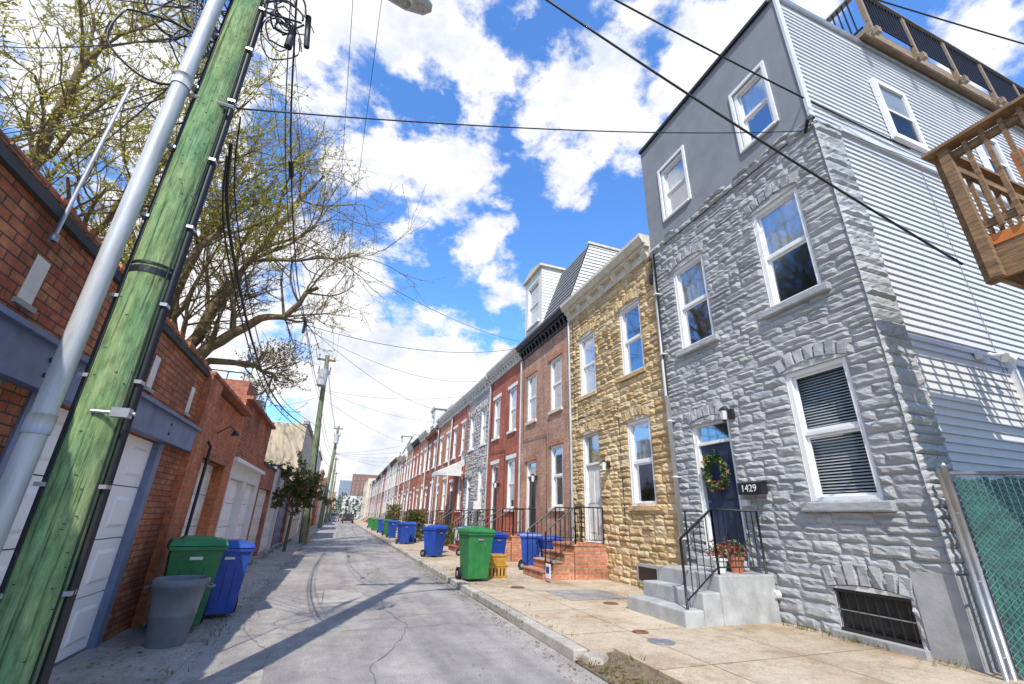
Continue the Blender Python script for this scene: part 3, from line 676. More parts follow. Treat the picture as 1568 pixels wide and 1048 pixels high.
for yy in (10.65,15.6,20.0):
    E=empty('wall_lantern',(XF-.12,yy,2.9)); k=MB(); k.box(-.0,.1,-.04,.04,-.05,.1,M['black']); k.tube([(-.08,0,.1),(-.08,0,-.12)],[.07,.045],6,M['offwhite']); k.tube([(-.08,0,.16),(-.08,0,.1)],[.02,.09],6,M['black']); k.out('body',E,local=True)

# ================================================================ LEFT GARAGES
XL=-2.35
def gdoor(mb,x,y0,y1,z1,m,cols=4,rows=4,rec=.22):
    xx=x-rec
    for r_ in range(rows):
        za=.02+(z1-.02)*r_/rows; zb=.02+(z1-.02)*(r_+1)/rows-.012
        mb.box(xx-.05,xx,y0,y1,za,zb,m)
        for c_ in range(cols):
            ya=y0+(y1-y0)*c_/cols+.09; yb=y0+(y1-y0)*(c_+1)/cols-.09
            a,bq=za+.11,zb-.11
            mb.prism([(xx,ya,a),(xx,yb,a),(xx,yb,bq),(xx,ya,bq)],[(xx+.018,ya+.035,a+.035),(xx+.018,yb-.035,a+.035),(xx+.018,yb-.035,bq-.035),(xx+.018,ya+.035,bq-.035)],m)
    mb.box(xx-.052,xx-.05,y0,y1,0,z1,M['black'])
G1=empty('brick_garage',(XL,3,0)); b=MB()
gops=[(-1.8,.7,0,2.3),(1.3,3.9,0,2.3),(4.45,7.2,0,2.3)]
vents=[(3.8,3.96,2.84,3.2),(6.2,6.36,2.82,3.22),(7.72,7.88,2.82,3.22)]
facade(b,XL,1,-4,8.2,-.02,3.5,gops+vents,M['b_garage'],.14); shell(b,XL,1,-4,8.2,3.5,3.6,M['b_garage'],M['roof']); b.out('walls',G1)
b=MB()
for q in gops: gdoor(b,XL,q[0]+.06,q[1]-.06,2.3,M['garage_white'],4,4,.06)
b.out('garage_doors',G1,bevel=.004)
b=MB()
b.box(XL,XL+.12,-4,8.12,2.3,2.62,M['blue_trim']); b.box(XL,XL+.17,-4,8.14,2.62,2.66,M['blue_trim'])
for q in gops:
    b.box(XL-.07,XL+.02,q[1]-.06,q[1]+.1,0,2.297,M['blue_trim']); b.box(XL-.07,XL+.02,q[0]-.1,q[0]+.06,0,2.297,M['blue_trim'])
for q in vents: b.box(XL-.1,XL+.003,q[0]-.0,q[1]+.0,q[2],q[3],M['offwhite']); b.box(XL-.02,XL+.03,q[0]-.03,q[1]+.03,q[2]-.04,q[2],M['cement'])
b.box(XL-.3,XL+.05,-4,8.18,3.5,3.58,M['roof']); b.box(XL-.3,XL+.06,2.2,2.9,3.58,3.7,M['cement'])
for z_ in (2.4,2.52):
    for yy in (4.2,5.6,7.0): b.tube([(XL+.12,yy,z_),(XL+.13,yy,z_)],.02,6,M['iron'])
b.out('trim',G1)
b=MB(); y=-3.9
while y<8:
    l=.2; b.box(XL-.25,XL+.055+R.uniform(-.02,.02),y,y+l-.012,3.583,3.583+R.uniform(.04,.08),M['b_garage']); y+=l
b.out('coping',G1)
b=MB(); b.tube([(-2.28,3.75,3.3),(-2.28,3.75,4.9),(-2.24,3.77,4.98)],.014,8,M['galv']); b.tube([(-2.28,3.75,3.3),(-2.28,3.75,3.36)],.03,8,M['galv']); b.out('service_mast',G1,smooth=True)
G2=empty('brick_garage',(XL,10,0)); b=MB()
facade(b,XL-.05,1,8.2,11.9,-.02,3.5,[(9.2,11.2,0,2.35)],M['b_garage2'],.3); shell(b,XL-.05,1,8.2,11.9,3.5,3.6,M['b_garage2'],M['roof'])
b.box(XL-.049,XL+.1,8.21,8.9,0,3.55,M['b_garage2']); b.box(XL-.3,XL+.12,8.21,11.88,3.56,3.62,M['b_dark']); b.out('walls',G2)
b=MB(); gdoor(b,XL-.05,9.2,11.2,2.35,M['offwhite'],4,4,.2); b.box(XL-.12,XL+.0,9.1,11.3,2.35,2.47,M['b_dark'])
b.out('garage_doors',G2)
b=MB(); b.tube([(XL+.14,9.0,.55),(XL+.14,9.0,2.5),(XL+.05,9.05,2.6),(XL+.02,9.3,2.6)],.025,6,M['cable']); b.box(XL-.05,XL+.16,8.92,9.08,.45,.62,M['galv'])
b.tube([(XL-.04,9.9,2.85),(XL+.15,9.9,3.0),(XL+.25,9.9,2.92)],.012,6,M['cable']); b.tube([(XL+.25,9.9,2.92),(XL+.27,9.9,2.84)],[.03,.08],10,M['cable'])
b.out('conduit_and_lamp',G2,smooth=True)
G3=empty('brick_garage',(XL,14,0)); b=MB()
facade(b,XL-.1,1,11.9,16.4,2.6,4.0,[],M['b_garage'],.2); facade(b,XL-.1,1,11.9,16.4,-.02,2.6,[(12.3,13.9,0,2.2),(14.4,16.0,0,2.2)],M['far_white'],.2); shell(b,XL-.1,1,11.9,16.4,4.0,3.6,M['b_garage'],M['roof'])
b.box(XL-.4,XL+.02,11.92,16.38,4.0,4.08,M['b_dark']); b.box(XL-.1,XL+.02,11.95,16.35,2.56,2.64,M['white'])
b.box(XL-1.2,XL-.2,12.2,13.2,4.08,4.5,M['b_dark'])
b.out('walls',G3); b=MB(); gdoor(b,XL-.1,12.3,13.9,2.2,M['garage_white'],3,4,.12); gdoor(b,XL-.1,14.4,16.0,2.2,M['garage_white'],3,4,.12); b.out('garage_doors',G3)
def lowgarage(y0,y1,h,wall,dm,x=-2.45):
    E=empty('garage',(x,(y0+y1)/2,0)); b=MB(); W=y1-y0; n=max(1,int(W/3)); o=[]
    for i in range(n): o.append((y0+W*i/n+.35,y0+W*(i+1)/n-.35,0,2.2))
    facade(b,x,1,y0,y1,-.02,h,o,M[wall],.15); shell(b,x,1,y0,y1,h,5,M[wall],M['roof']); b.box(x-.3,x+.04,y0+.01,y1-.01,h,h+.08,M['roof']); b.out('walls',E)
    b=MB()
    for q in o: gdoor(b,x,q[0],q[1],2.2,M[dm],3,4,.12)
    b.out('garage_doors',E)
lowgarage(16.4,19.6,2.9,'b_dark','offwhite'); lowgarage(19.6,23,3.1,'far_white','garage_white'); lowgarage(23,27.7,2.9,'b_garage','blue_trim')
def block(name,x,y0,y1,h,wall,depth=9,o=1,win=True,face=True,roofm='roof'):
    E=empty(name,(x,(y0+y1)/2,0)); b=MB(); W=y1-y0; ops=[]; n=max(1,int(W/2.6))
    fl=max(1,int(h/3))
    if win:
        for k_ in range(fl):
            for i in range(n):
                c=y0+W*(i+.5)/n; ops.append((c-.45,c+.45,1.1+k_*2.95,2.8+k_*2.95))
    facade(b,x,o,y0,y1,-.02,h,ops,M[wall],.14); shell(b,x,o,y0,y1,h,depth,M[wall],M[roofm])
    xa,xb=sorted((x+o*.1,x-o*.2)); b.box(xa,xb,y0-.05,y1+.05,h,h+.18,M['cement'])
    f=MB(); g=MB()
    for q in ops: window(f,g,x,o,*q,M['white'],R.choice(['half',None]),M['cement'])
    if face:
        xs=sorted((x,x-o*depth)); nn=max(1,int(depth/3))
        for k_ in range(fl):
            for i in range(nn):
                c=xs[0]+depth*(i+.5)/nn; z=1.1+k_*2.95
                f.box(c-.5,c+.5,y0-.03,y0,z,z+1.6,M['white']); f.box(c-.42,c+.42,y0-.035,y0-.03,z+.08,z+.76,M['black']); f.box(c-.42,c+.42,y0-.035,y0-.03,z+.84,z+1.52,M['black'])
                f.box(c-.56,c+.56,y0-.07,y0,z-.09,z-.003,M['cement'])
    b.out('walls',E); f.out('window_frames',E); g.out('glass',E)
    return E
block('beige_stucco_building',-2.4,27.8,36,6.2,'beige',7,face=False)
lowgarage(36,44,3.1,'b_cream','garage_white'); block('white_stucco_building',-2.4,44,52,6.6,'far_white',8); lowgarage(52,62,3.0,'b_dark','offwhite')
block('brick_building',-2.5,62,70,6.4,'b_orange',8); block('cream_building',-2.5,70,84,5.2,'beige',8); block('brick_building',-2.5,84,100,7,'b_dark',8); block('cream_building',-2.5,100,118,6,'far_white',8)
block('white_stucco_building',-4.3,19.8,26,5.6,'far_white',6,face=False)
k=MB(); 
for (x,y) in ((-5.2,21),(-6.4,22.5),(-5,24)):
    k.box(x,x+.8,y,y+.8,5.65,6.5,M['galv']); k.tube([(x+.4,y+.4,6.5),(x+.4,y+.4,6.56)],.3,12,M['iron'])
k.out('rooftop_air_conditioners')
k=MB()
for i in range(9): k.tube([(-4.4-i*.6,19.9,5.7),(-4.4-i*.6,19.9,6.7)],.02,5,M['iron'])
k.tube([(-4.4,19.9,6.7),(-9.2,19.9,6.7)],.025,5,M['iron']); k.tube([(-4.4,19.9,6.2),(-9.2,19.9,6.2)],.015,5,M['iron']); k.out('rooftop_railing')
block('beige_stucco_building',6.2,122,140,10,'beige',9,o=-1); block('brick_building',15.5,124,140,12,'b_dark',9,o=-1); block('brick_building',-9,135,150,8,'far_brown',10); 
block('cream_building',1.2,165,180,7,'far_white',6,o=-1); block('brick_building',-1.5,190,205,9,'b_orange',8)
block('office_tower',8,400,420,32,'far_brown',22,o=-1); block('office_tower',-2,520,540,34,'siding_b',24,o=-1); block('office_tower',40,480,500,40,'far_white',24,o=-1)

# ================================================================ BINS
def wheelie(x,y,z,col,rz=0,s=1.0,lid=None):
    E=empty('wheeled_trash_bin',(x,y,z),rz); k=MB(); m=M[col]; l=M[lid or col]
    def ring(hw,y0,y1,zz): return [(-hw,y0,zz),(hw,y0,zz),(hw,y1,zz),(-hw,y1,zz)]
    k.prism(ring(.22*s,-.24*s,.22*s,.06*s),ring(.28*s,-.34*s,.3*s,.92*s),m)
    k.prism(ring(.31*s,-.37*s,.33*s,.90*s),ring(.31*s,-.37*s,.33*s,.95*s),m)
    k.prism(ring(.315*s,-.39*s,.34*s,.955*s),ring(.29*s,-.34*s,.32*s,1.02*s),l); k.prism(ring(.2*s,-.25*s,.22*s,1.02*s),ring(.17*s,-.2*s,.2*s,1.05*s),l)
    k.tube([(-.25*s,.4*s,.98*s),(.25*s,.4*s,.98*s)],.018*s,8,m); 
    for sx in (-.25,.25): k.box(sx*s-.02,sx*s+.02,.3*s,.41*s,.94*s,.99*s,m)
    for sx in (-1,1): k.tube([(sx*.22*s,.24*s,.12*s),(sx*.29*s,.24*s,.12*s)],.12*s,14,M['rubber']); k.tube([(sx*.29*s,.24*s,.12*s),(sx*.3*s,.24*s,.12*s)],.05*s,8,M['galv'])
    for sx in (-.12,0,.12): k.prism([(sx*s-.012,-.25*s,.12*s),(sx*s+.012,-.25*s,.12*s),(sx*s+.012,-.24*s,.12*s),(sx*s-.012,-.24*s,.12*s)],[(sx*s-.012,-.325*s,.7*s),(sx*s+.012,-.325*s,.7*s),(sx*s+.012,-.31*s,.7*s),(sx*s-.012,-.31*s,.7*s)],m)
    k.box(-.07*s,.07*s,-.345*s,-.33*s,.79*s,.83*s,M['galv'])
    k.out('bin_body',E,local=True,bevel=.012)
wheelie(3.25,11.2,.12,'bin_green',.1,1.1); wheelie(3.6,12.5,.12,'bin_green',-.2,1.1); wheelie(4.5,13.6,.12,'bin_blue',.3,.95)
wheelie(5.6,13.4,.12,'bin_blue',1.2,.95); wheelie(5.95,12.7,.12,'bin_blue',1.4,.9); wheelie(4.9,18.2,.12,'bin_blue',1.3); wheelie(3.5,17.5,.12,'bin_blue',.6); wheelie(4.0,19.5,.12,'bin_blue')
wheelie(3.4,25,.12,'bin_blue',.2); wheelie(3.9,26,.12,'bin_blue',-.3); wheelie(3.5,31.5,.12,'bin_blue'); wheelie(3.6,35,.12,'bin_green',.3); wheelie(3.5,39,.12,'bin_blue'); wheelie(3.4,44,.12,'bin_green'); wheelie(3.6,46,.12,'bin_green'); wheelie(3.5,52,.12,'bin_green')
wheelie(-1.78,7.95,.004,'bin_dkgreen',.3,1.08,'bin_green'); wheelie(-1.5,8.75,.004,'bin_blue',.25,1.0)
E=empty('plastic_crate',(3.95,11.75,.12)); k=MB(); k.box(-.25,.25,-.2,.2,0,.28,M['bin_yellow']); k.box(-.27,.27,-.22,.22,.26,.3,M['bin_yellow']); k.box(-.23,.23,-.18,.18,.301,.5,M['bin_yellow']); k.box(-.25,.25,-.2,.2,.48,.52,M['bin_yellow'])
for q in range(5): k.box(-.2+q*.09,-.16+q*.09,-.205,-.2,.05,.22,M['black'])
k.out('crate',E,local=True,bevel=.01)
E=empty('round_trash_can',(-1.66,7.15,.004)); k=MB()
k.tube([(0,0,0),(0,0,.05),(0,0,.3),(0,0,.32),(0,0,.34),(0,0,.6),(0,0,.62),(0,0,.68),(0,0,.7)],[.2,.205,.235,.245,.238,.27,.3,.3,.285],24,M['bin_gray'],False); k.tube([(0,0,.1),(0,0,.11)],[.2,.2],24,M['bin_gray'])
k.tube([(0,0,.7),(0,0,.69),(0,0,.6),(0,0,.15)],[.285,.26,.255,.2],24,M['bin_gray'],False)
for sy in (-1,1): k.tube([(sy*.29,-.08,.62),(sy*.35,-.06,.6),(sy*.35,.06,.6),(sy*.29,.08,.62)],.015,6,M['bin_gray'])
o=k.out('can',E,local=True,smooth=True)
E=empty('yard_sign',(4.9,10.6,.12)); k=MB(); k.box(-.01,.01,-.12,.12,.1,.4,M['white']); k.box(-.013,-.01,-.09,.09,.2,.34,M['bin_blue']); k.tube([(0,-.1,0),(0,-.1,.1)],.006,4,M['galv']); k.tube([(0,.1,0),(0,.1,.1)],.006,4,M['galv']); k.out('panel',E,local=True)
def clump(name,x,y,z,r,h,n,m,s=.07):
    k=MB()
    for i in range(n):
        a=R.uniform(0,6.28); rr=r*math.sqrt(R.random()); zz=z+h*R.random(); p=Vector((x+rr*math.cos(a),y+rr*math.sin(a),zz)); k.poly([p+Vector([R.uniform(-s,s) for _ in range(3)]) for _ in range(3)],m)
    return k.out(name)
clump('shrub',4.4,28,.3,.55,1.5,1800,M['leaf_s'],.1); clump('shrub',5.4,24,.2,.4,.9,900,M['leaf_s'],.08); clump('shrub',4.4,40,.3,.6,2,1200,M['leaf_s'],.12)

# ================================================================ FENCE + NEIGHBOUR DECK
FE=empty('chain_link_fence',(6.75,3.3,0)); k=MB()
p0=Vector((6.78,3.3,0)); dr=Vector((.77,-.64,0)).normalized(); LEN=4.0; HT=2.15; nrm=Vector((-dr.y,dr.x,0))
for d_ in (0,1.9,3.9):
    p=p0+dr*d_; k.tube([p,p+Vector((0,0,HT+.08))],.032,8,M['galv']); k.tube([p+Vector((0,0,HT+.08)),p+Vector((0,0,HT+.13))],[.04,.01],8,M['galv'])
p=p0-Vector((.13,.0,0)); k.tube([p+Vector((0,0,0)),p+Vector((0,0,HT+.05))],.028,8,M['galv'])
k.tube([p0+Vector((0,0,HT)),p0+dr*LEN+Vector((0,0,HT))],.022,8,M['galv'])
for z_ in (.3,1.0,1.7): k.tube([p0-Vector((.13,0,-z_)),p0+Vector((0,0,z_))],.012,5,M['galv'])
k.out('posts_and_rails',FE,smooth=True)
k=MB(); d_=.06; sp=.07
n=int((LEN+HT)/sp)
off=nrm*-.012
for i in range(n):
    s0=i*sp
    for sg in (0,1):
        a=s0-HT; z0=0; z1=HT; u0,u1=a,s0
        if u0<.04: z0=(.04-u0); u0=.04
        if u1>LEN: z1-=u1-LEN; u1=LEN
        if z1<=z0: continue
        if sg: za_,zb_=HT-z0,HT-z1
        else: za_,zb_=z0,z1
        k.tube([p0+dr*u0+Vector((0,0,za_))+off,p0+dr*u1+Vector((0,0,zb_))+off],.0035,3,M['galv'],False)
k.out('wire_mesh',FE)
k=MB(); u=.07
while u<LEN-.06:
    p=p0+dr*u+nrm*.012; q=p0+dr*(u+.055)+nrm*.012+nrm*R.uniform(-.004,.004); zt=HT-.05+R.uniform(-.03,.02)
    k.poly([(p.x,p.y,.06),(q.x,q.y,.06),(q.x,q.y,zt),(p.x,p.y,zt)],M['fence_green']); u+=.064
k.out('privacy_slats',FE)
DK=empty('wooden_deck',(6.2,2.2,4.3)); k=MB(); W_=M['wood']
dx0,dy1,zf,zt=6.3,2.08,4.55,5.86; dy0=-2.5
k.box(dx0,12,dy0,dy1,zf-.04,zf,W_); 
k.box(dx0,dx0+.045,dy0,dy1,zf-.5,zf-.041,W_); k.box(dx0+.045,12,dy1-.045,dy1,zf-.5,zf-.041,W_)
k.box(dx0-.012,dx0-.001,dy0,dy1+.01,zf-.12,zf-.0,M['wood_or'])
y=dy0
while y<dy1-.3: k.box(dx0+.045,12,y,y+.045,zf-.36,zf-.041,W_); y+=.4
for yy in (dy1-.1,dy1-1.9,dy1-3.8): k.box(dx0-.09,dx0-.013,yy,yy+.1,zf-.5,zt-.04,W_)
for xx in (dx0+.02,dx0+1.9,dx0+3.8): k.box(xx,xx+.1,dy1+.001,dy1+.09,zf-.5,zt-.04,W_)
k.box(dx0-.13,dx0+.06,dy0,dy1+.13,zt-.04,zt,W_); k.box(dx0+.06,12,dy1-.06,dy1+.13,zt-.04,zt,W_)
k.box(dx0-.02,dx0+.02,dy0,dy1-.1,zt-.2,zt-.1,W_); k.box(dx0-.02,dx0+.02,dy0,dy1-.1,zf+.1,zf+.19,W_)
k.box(dx0+.1,12,dy1-.0,dy1+.04,zt-.2,zt-.1,W_); k.box(dx0+.1,12,dy1,dy1+.04,zf+.1,zf+.19,W_)
y=dy0
while y<dy1-.2: k.box(dx0-.06,dx0-.021,y,y+.04,zf+.05,zt-.041,W_); y+=.16
x=dx0+.3
while x<12: k.box(x,x+.04,dy1+.041,dy1+.08,zf+.05,zt-.041,W_); x+=.3
k.box(dx0+.4,dx0+1.6,dy1-.5,dy1-.4,zf+.01,zt-.25,M['wood_or'])
for yy in (-2.3,-.2): k.box(dx0+.05,dx0+.2,yy,yy+.15,0,zf-.5,W_)
k.box(11.6,11.75,1.9,2.05,0,zf-.5,W_); k.box(11.6,11.75,-2.3,-2.15,0,zf-.5,W_)
k.out('frame_and_railing',DK)

# ================================================================ POLES + WIRES
UP=empty('utility_pole',(-1.56,3.74,0)); k=MB()
def P(z): return Vector((-1.56-.019*z,3.74,z))
zs=[0,1,2,3,4,5,6,7,8,9,10,11]
k.tube([P(z) for z in zs],[.152-.0035*z for z in zs],28,M['pole']); k.out('pole',UP,smooth=True)
k=MB()
k.tube([(-1.80-.011*z,3.58,z) for z in zs[:11]],.062,20,M['conduit'])
for z in (1.9,4.9,7.9): k.tube([(-1.80-.011*z,3.58,z),(-1.80-.011*z,3.58,z+.12)],.07,20,M['conduit'])
k.out('steel_conduit',UP,smooth=True)
k=MB()
def side(a,z,r=.18): 
    c=P(z); return c+Vector((math.cos(a)*r,math.sin(a)*r,0))
for a,r_,w in ((-.15,.165,.022),(.12,.165,.018),(-2.75,.16,.012),(-2.45,.155,.007),(-.5,.155,.007)):
    k.tube([side(a+.05*math.sin(z*1.7+a)+(.0),z,r_-.0035*z) for z in [i*.35 for i in range(30)]],w,8,M['cable'])
k.out('pole_cables',UP,smooth=True)
k=MB()
for z,h in ((3.12,.05),(3.19,.02)): k.tube([P(z),P(z+h)],[.147,.147],28,M['iron'])
for z in (1.0,1.6,2.3,2.9,3.6,4.3,5.0,5.7,6.3):
    for a in (-.15,-2.7): p=side(a,z,.15); k.box(p.x-.03,p.x+.03,p.y-.045,p.y+.03,z,z+.025,M['galv'])
k.box(-1.48,-1.38,3.54,3.6,2.04,2.1,M['galv']); k.tube([(-1.6,3.585,2.07),(-1.36,3.585,2.07)],.012,6,M['galv'])
for i in range(60):
    a=R.uniform(-2.4,-.4); z=R.uniform(.6,6.5); p=side(a,z,.151-.0035*z); k.box(p.x-.008,p.x+.008,p.y-.004,p.y+.004,z,z+.004,M['iron'])
for z in (4.9,7.2): k.tube([P(z)+Vector((-.3,-.1,0)),P(z)+Vector((.2,-.1,0))],.02,6,M['galv'])
k.box(-2.9,-.5,3.5,3.6,9.9,10.02,M['wood'])
for x in (-2.8,-2.2,-1.1,-.6): k.tube([(x,3.55,10.02),(x,3.55,10.1),(x,3.55,10.18)],[.03,.05,.03],8,M['cement'])
k.out('hardware',UP)
k=MB()
def loop(c,r,n,m=.008,tilt=0):
    pts=[]; 
    for i in range(n):
        t=i/(n-1)*R.uniform(5.5,7); pts.append(Vector(c)+Vector((r*math.cos(t)*R.uniform(.8,1.1),r*.5*math.sin(t+tilt),r*1.3*math.sin(t)*R.uniform(.85,1.1))))
    sm=[]
    for i in range(len(pts)-1):
        for q in range(4):
            p_0=pts[max(i-1,0)];p1=pts[i];p2=pts[i+1];p3=pts[min(i+2,len(pts)-1)];t=q/4
            sm.append(.5*((2*p1)+(-p_0+p2)*t+(2*p_0-5*p1+4*p2-p3)*t*t+(-p_0+3*p1-3*p2+p3)*t**3))
    k.tube(sm,m,5,M['cable'])
for i in range(11): loop((-1.35+R.uniform(-.1,.1),3.75+R.uniform(-.1,.2),6.35+R.uniform(-.3,.45)),R.uniform(.08,.2),9,R.uniform(.006,.012),R.uniform(0,3))
for i in range(9): loop((-2.1+R.uniform(-.25,.12),3.7+R.uniform(-.2,.2),5.9+R.uniform(-.4,.5)),R.uniform(.12,.34),9,R.uniform(.005,.011),R.uniform(0,3))
for i in range(7):
    z=5.4+i*.12; k.tube([P(z)+Vector((-.1,.0,.0)),P(z)+Vector((-.35,-.05,.35)),P(z)+Vector((-.5,0,.9)),P(z)+Vector((-.35,.1,1.6))],R.uniform(.006,.014),5,M['cable'])
k.tube([(-1.25,3.8,6.3),(-1.25,3.8,6.05)],.04,8,M['cable']); k.tube([(-1.15,3.8,6.6),(-1.1,3.85,6.2)],.03,8,M['cable'])
k.out('wire_loops',UP,smooth=True)
SL=empty('street_lamp',(-1.7,3.74,7.7)); k=MB()
k.tube([(0,0,-.2),(.3,.1,.25),(.8,.25,.42),(1.15,.4,.42)],.035,8,M['galv'])
def lring(x,w,z0,h): return [(x,.4+w*math.cos(a),z0+h*math.sin(a)) for a in [i*math.pi/6 for i in range(12)]]
rs=[lring(1.1,.06,.4,.05),lring(1.25,.12,.4,.08),lring(1.5,.16,.39,.1),lring(1.75,.13,.38,.08),lring(1.85,.05,.38,.03)]
for i in range(4):
    for j in range(12): k.poly([rs[i][j],rs[i][(j+1)%12],rs[i+1][(j+1)%12],rs[i+1][j]],M['conduit'])
k.tube([(1.5,.4,.33),(1.5,.4,.27)],[.12,.07],12,M['curtain']); k.out('arm_and_head',SL,local=True,smooth=True)
def wire(p,q,sag,r=.01,n=20,name='overhead_wire'):
    p=Vector(p);q=Vector(q); k=MB(); pts=[]
    for i in range(n+1):
        t=i/n; v=p.lerp(q,t); v.z-=4*sag*t*(1-t); pts.append(v)
    k.tube(pts,r,6,M['cable']); k.out(name,smooth=True)
def pwire(pts,r=.012,name='overhead_wire'):
    pts=[Vector(p) for p in pts]; sm=[]
    for i in range(len(pts)-1):
        for q in range(6):
            p_0=pts[max(i-1,0)];p1=pts[i];p2=pts[i+1];p3=pts[min(i+2,len(pts)-1)];t=q/6
            sm.append(.5*((2*p1)+(-p_0+p2)*t+(2*p_0-5*p1+4*p2-p3)*t*t+(-p_0+3*p1-3*p2+p3)*t**3))
    sm.append(pts[-1]); k=MB(); k.tube(sm,r,6,M['cable']); k.out(name,smooth=True)
wire((-1.7,3.8,10.1),(6.5,2.35,4.45),.25,.016)
wire((-1.7,3.75,10.1),(9.5,3.5,8.5),.25,.016)
wire((-1.7,3.8,10.6),(17,.6,9.4),.35,.013)
wire((-1.5,3.8,5.05),(6.75,3.75,8.1),.15,.008)
wire((6.75,3.5,8.1),(14,3.3,8.6),.2,.006)
pwire([(-1.6,3.9,8.6),(-1.65,5,8.0),(-1.7,6.8,7.2),(-1.8,10.5,6.8),(-1.8,13.4,6.85),(-1.85,20,7.1),(-1.9,26.5,7.7)],.014)
pwire([(-1.6,3.9,8.2),(-1.66,5,7.6),(-1.72,6.8,6.9),(-1.82,10.5,6.6),(-1.8,13.4,6.75),(-1.85,20,6.9),(-1.9,26.5,7.4)],.008)
for z0_,mid,z1_,r_ in ((4.75,3.9,5.6,.018),(4.6,3.75,5.3,.01),(5.1,4.1,6.0,.008)):
    pwire([(-1.5,3.95,z0_),(-1.6,5,(z0_+mid)/2),(-1.7,8.7,mid),(-1.8,14,mid+.25),(-1.9,26.5,z1_)],r_)
for x0_,r_ in ((-.6,.005),(-1.1,.005),(-2.2,.005),(-2.8,.005)): wire((x0_,3.55,10.15),(x0_*.4-1.2,26.5,10.0),.5,r_)
wire((-1.75,8.8,7.0),(6.6,17.3,9.0),.4,.007); wire((-1.8,13.8,6.85),(6.6,17.4,8.7),.5,.009); wire((-1.8,13.8,6.85),(6.7,31,8.6),.7,.007); wire((-1.8,14,6.8),(6.7,22,8.5),.7,.006)
wire((-1.9,26.5,8),(6.7,26,8.6),.4,.007); wire((-1.9,26.5,8),(6.7,35,8.5),.4,.007); wire((-1.9,26.5,7.6),(6.7,48,8.5),.5,.007); wire((-1.9,26.5,7.6),(-4.4,22,5.8),.2,.007)
for a,c in (((-1.75,3.74,5.2),(-9,11,8.7)),((-1.75,3.74,5.35),(-9,11.2,9.1)),((-1.8,3.74,5.9),(-9,10,10.6)),((-1.8,3.74,6.2),(-9.5,9,11.5)),((-1.7,3.74,4.8),(-2.25,3.77,4.97)),((-1.8,3.7,5.6),(-9,13,8.2))): wire(a,c,.25,.008)
k=MB()
for p,q in (((-1.7,6.9,7.17),(-1.71,7.25,7.1)),((-1.8,13.3,6.84),(-1.8,13.9,6.86)),((-1.8,13.6,6.9),(-1.8,13.62,6.5))): k.tube([p,q],.045,8,M['cable'])
k.out('cable_splice')
def farpole(x,y,lean,h,tr=True):
    E=empty('utility_pole',(x,y,0)); k=MB()
    k.tube([(0,0,0),(lean*.5,-.2,h*.5),(lean,-.4,h)],[.17,.15,.12],12,M['pole2'])
    k.box(lean-.5,lean+.5,-.5,-.4,h-.35,h-.24,M['wood']); 
    for q in (-.42,.42): k.tube([(lean+q,-.45,h-.24),(lean+q,-.45,h-.05)],.04,6,M['cement'])
    if tr:
        k.tube([(lean-.0,-.85,h-2.0),(lean-.0,-.85,h-1.95),(lean,-.85,h-1.05),(lean,-.85,h-1.0)],[.2,.26,.26,.18],14,M['conduit']); k.tube([(lean,-.85,h-1),(lean,-.85,h-.8)],.04,6,M['cement'])
        k.box(lean-.35,lean+.35,-.6,-.5,h-1.2,h-1.1,M['galv'])
        for q in (-.3,.3): k.tube([(lean+q,-.55,h-1.1),(lean+q,-.55,h-.75)],.035,6,M['far_brown'])
    k.tube([(.2,0,0),(lean*.5+.17,-.2,h*.5),(lean+.15,-.4,h-2)],.03,6,M['cable'])
    k.out('pole_and_transformer',E,local=True,smooth=False)
farpole(-1.45,27,-.5,10.1); farpole(-1.5,53,.2,10.5); farpole(-1.5,80,0,10,False); farpole(-1.5,110,0,10,False)
for z_ in (9.9,9.7,7.5,7,6): wire((-1.9,26.5,z_),(-1.4,53,z_+.1),.5,.012); wire((-1.4,53,z_+.1),(-1.5,80,z_),.5,.014); wire((-1.5,80,z_),(-1.5,110,z_),.5,.016)
for i in range(5): wire((-1.4,53,7.6),(6.7,46+i*7,8.5),.3,.01)
E=empty('yellow_bollard',(-1.2,26.2,0)); k=MB(); k.tube([(0,0,0),(0,0,1.3),(0,0,1.38)],[.06,.06,.03],10,M['bin_yellow']); k.out('post',E,local=True)

# ================================================================ TREES
def rv(): 
    return Vector((R.gauss(0,1),R.gauss(0,1),R.gauss(0,1))).normalized()
def grow(k,lf,p,d,Ln,r,depth,maxd,bm,lm,nl,ls,kids,up=.08):
    n=5 if depth<2 else 4; pts=[p.copy()]; rad=[r]
    for i in range(n):
        d=(d+rv()*(.2+.06*depth)+Vector((0,0,up))).normalized(); p=p+d*(Ln/n); pts.append(p.copy()); rad.append(max(.008,r*(1-.6*(i+1)/n)))
    k.tube(pts,rad,7 if depth==0 else (5 if depth==1 else 3),bm,False)
    if depth<maxd:
        for j in range(kids[depth]):
            t=R.uniform(.25,1.0); f=t*n; i=min(n-1,int(f)); q=pts[i].lerp(pts[i+1],f-i); dd=(pts[i+1]-pts[i]).normalized()
            side_=dd.cross(rv()).normalized(); nd=(dd*.7+side_*R.uniform(.5,1.0)).normalized()
            grow(k,lf,q,nd,Ln*R.uniform(.5,.78),rad[i]*.55,depth+1,maxd,bm,lm,nl,ls,kids,up)
    if depth>=maxd-1:
        m_=nl if depth==maxd else nl//2
        for j in range(m_):
            i=R.randrange(n); q=pts[i].lerp(pts[i+1],R.random())+rv()*.06; s=ls*R.uniform(.4,1.3)
            a=rv()*s; c=rv()*s; lf.poly([q-a,q+c*.6,q+a,q-c*.6],lm)
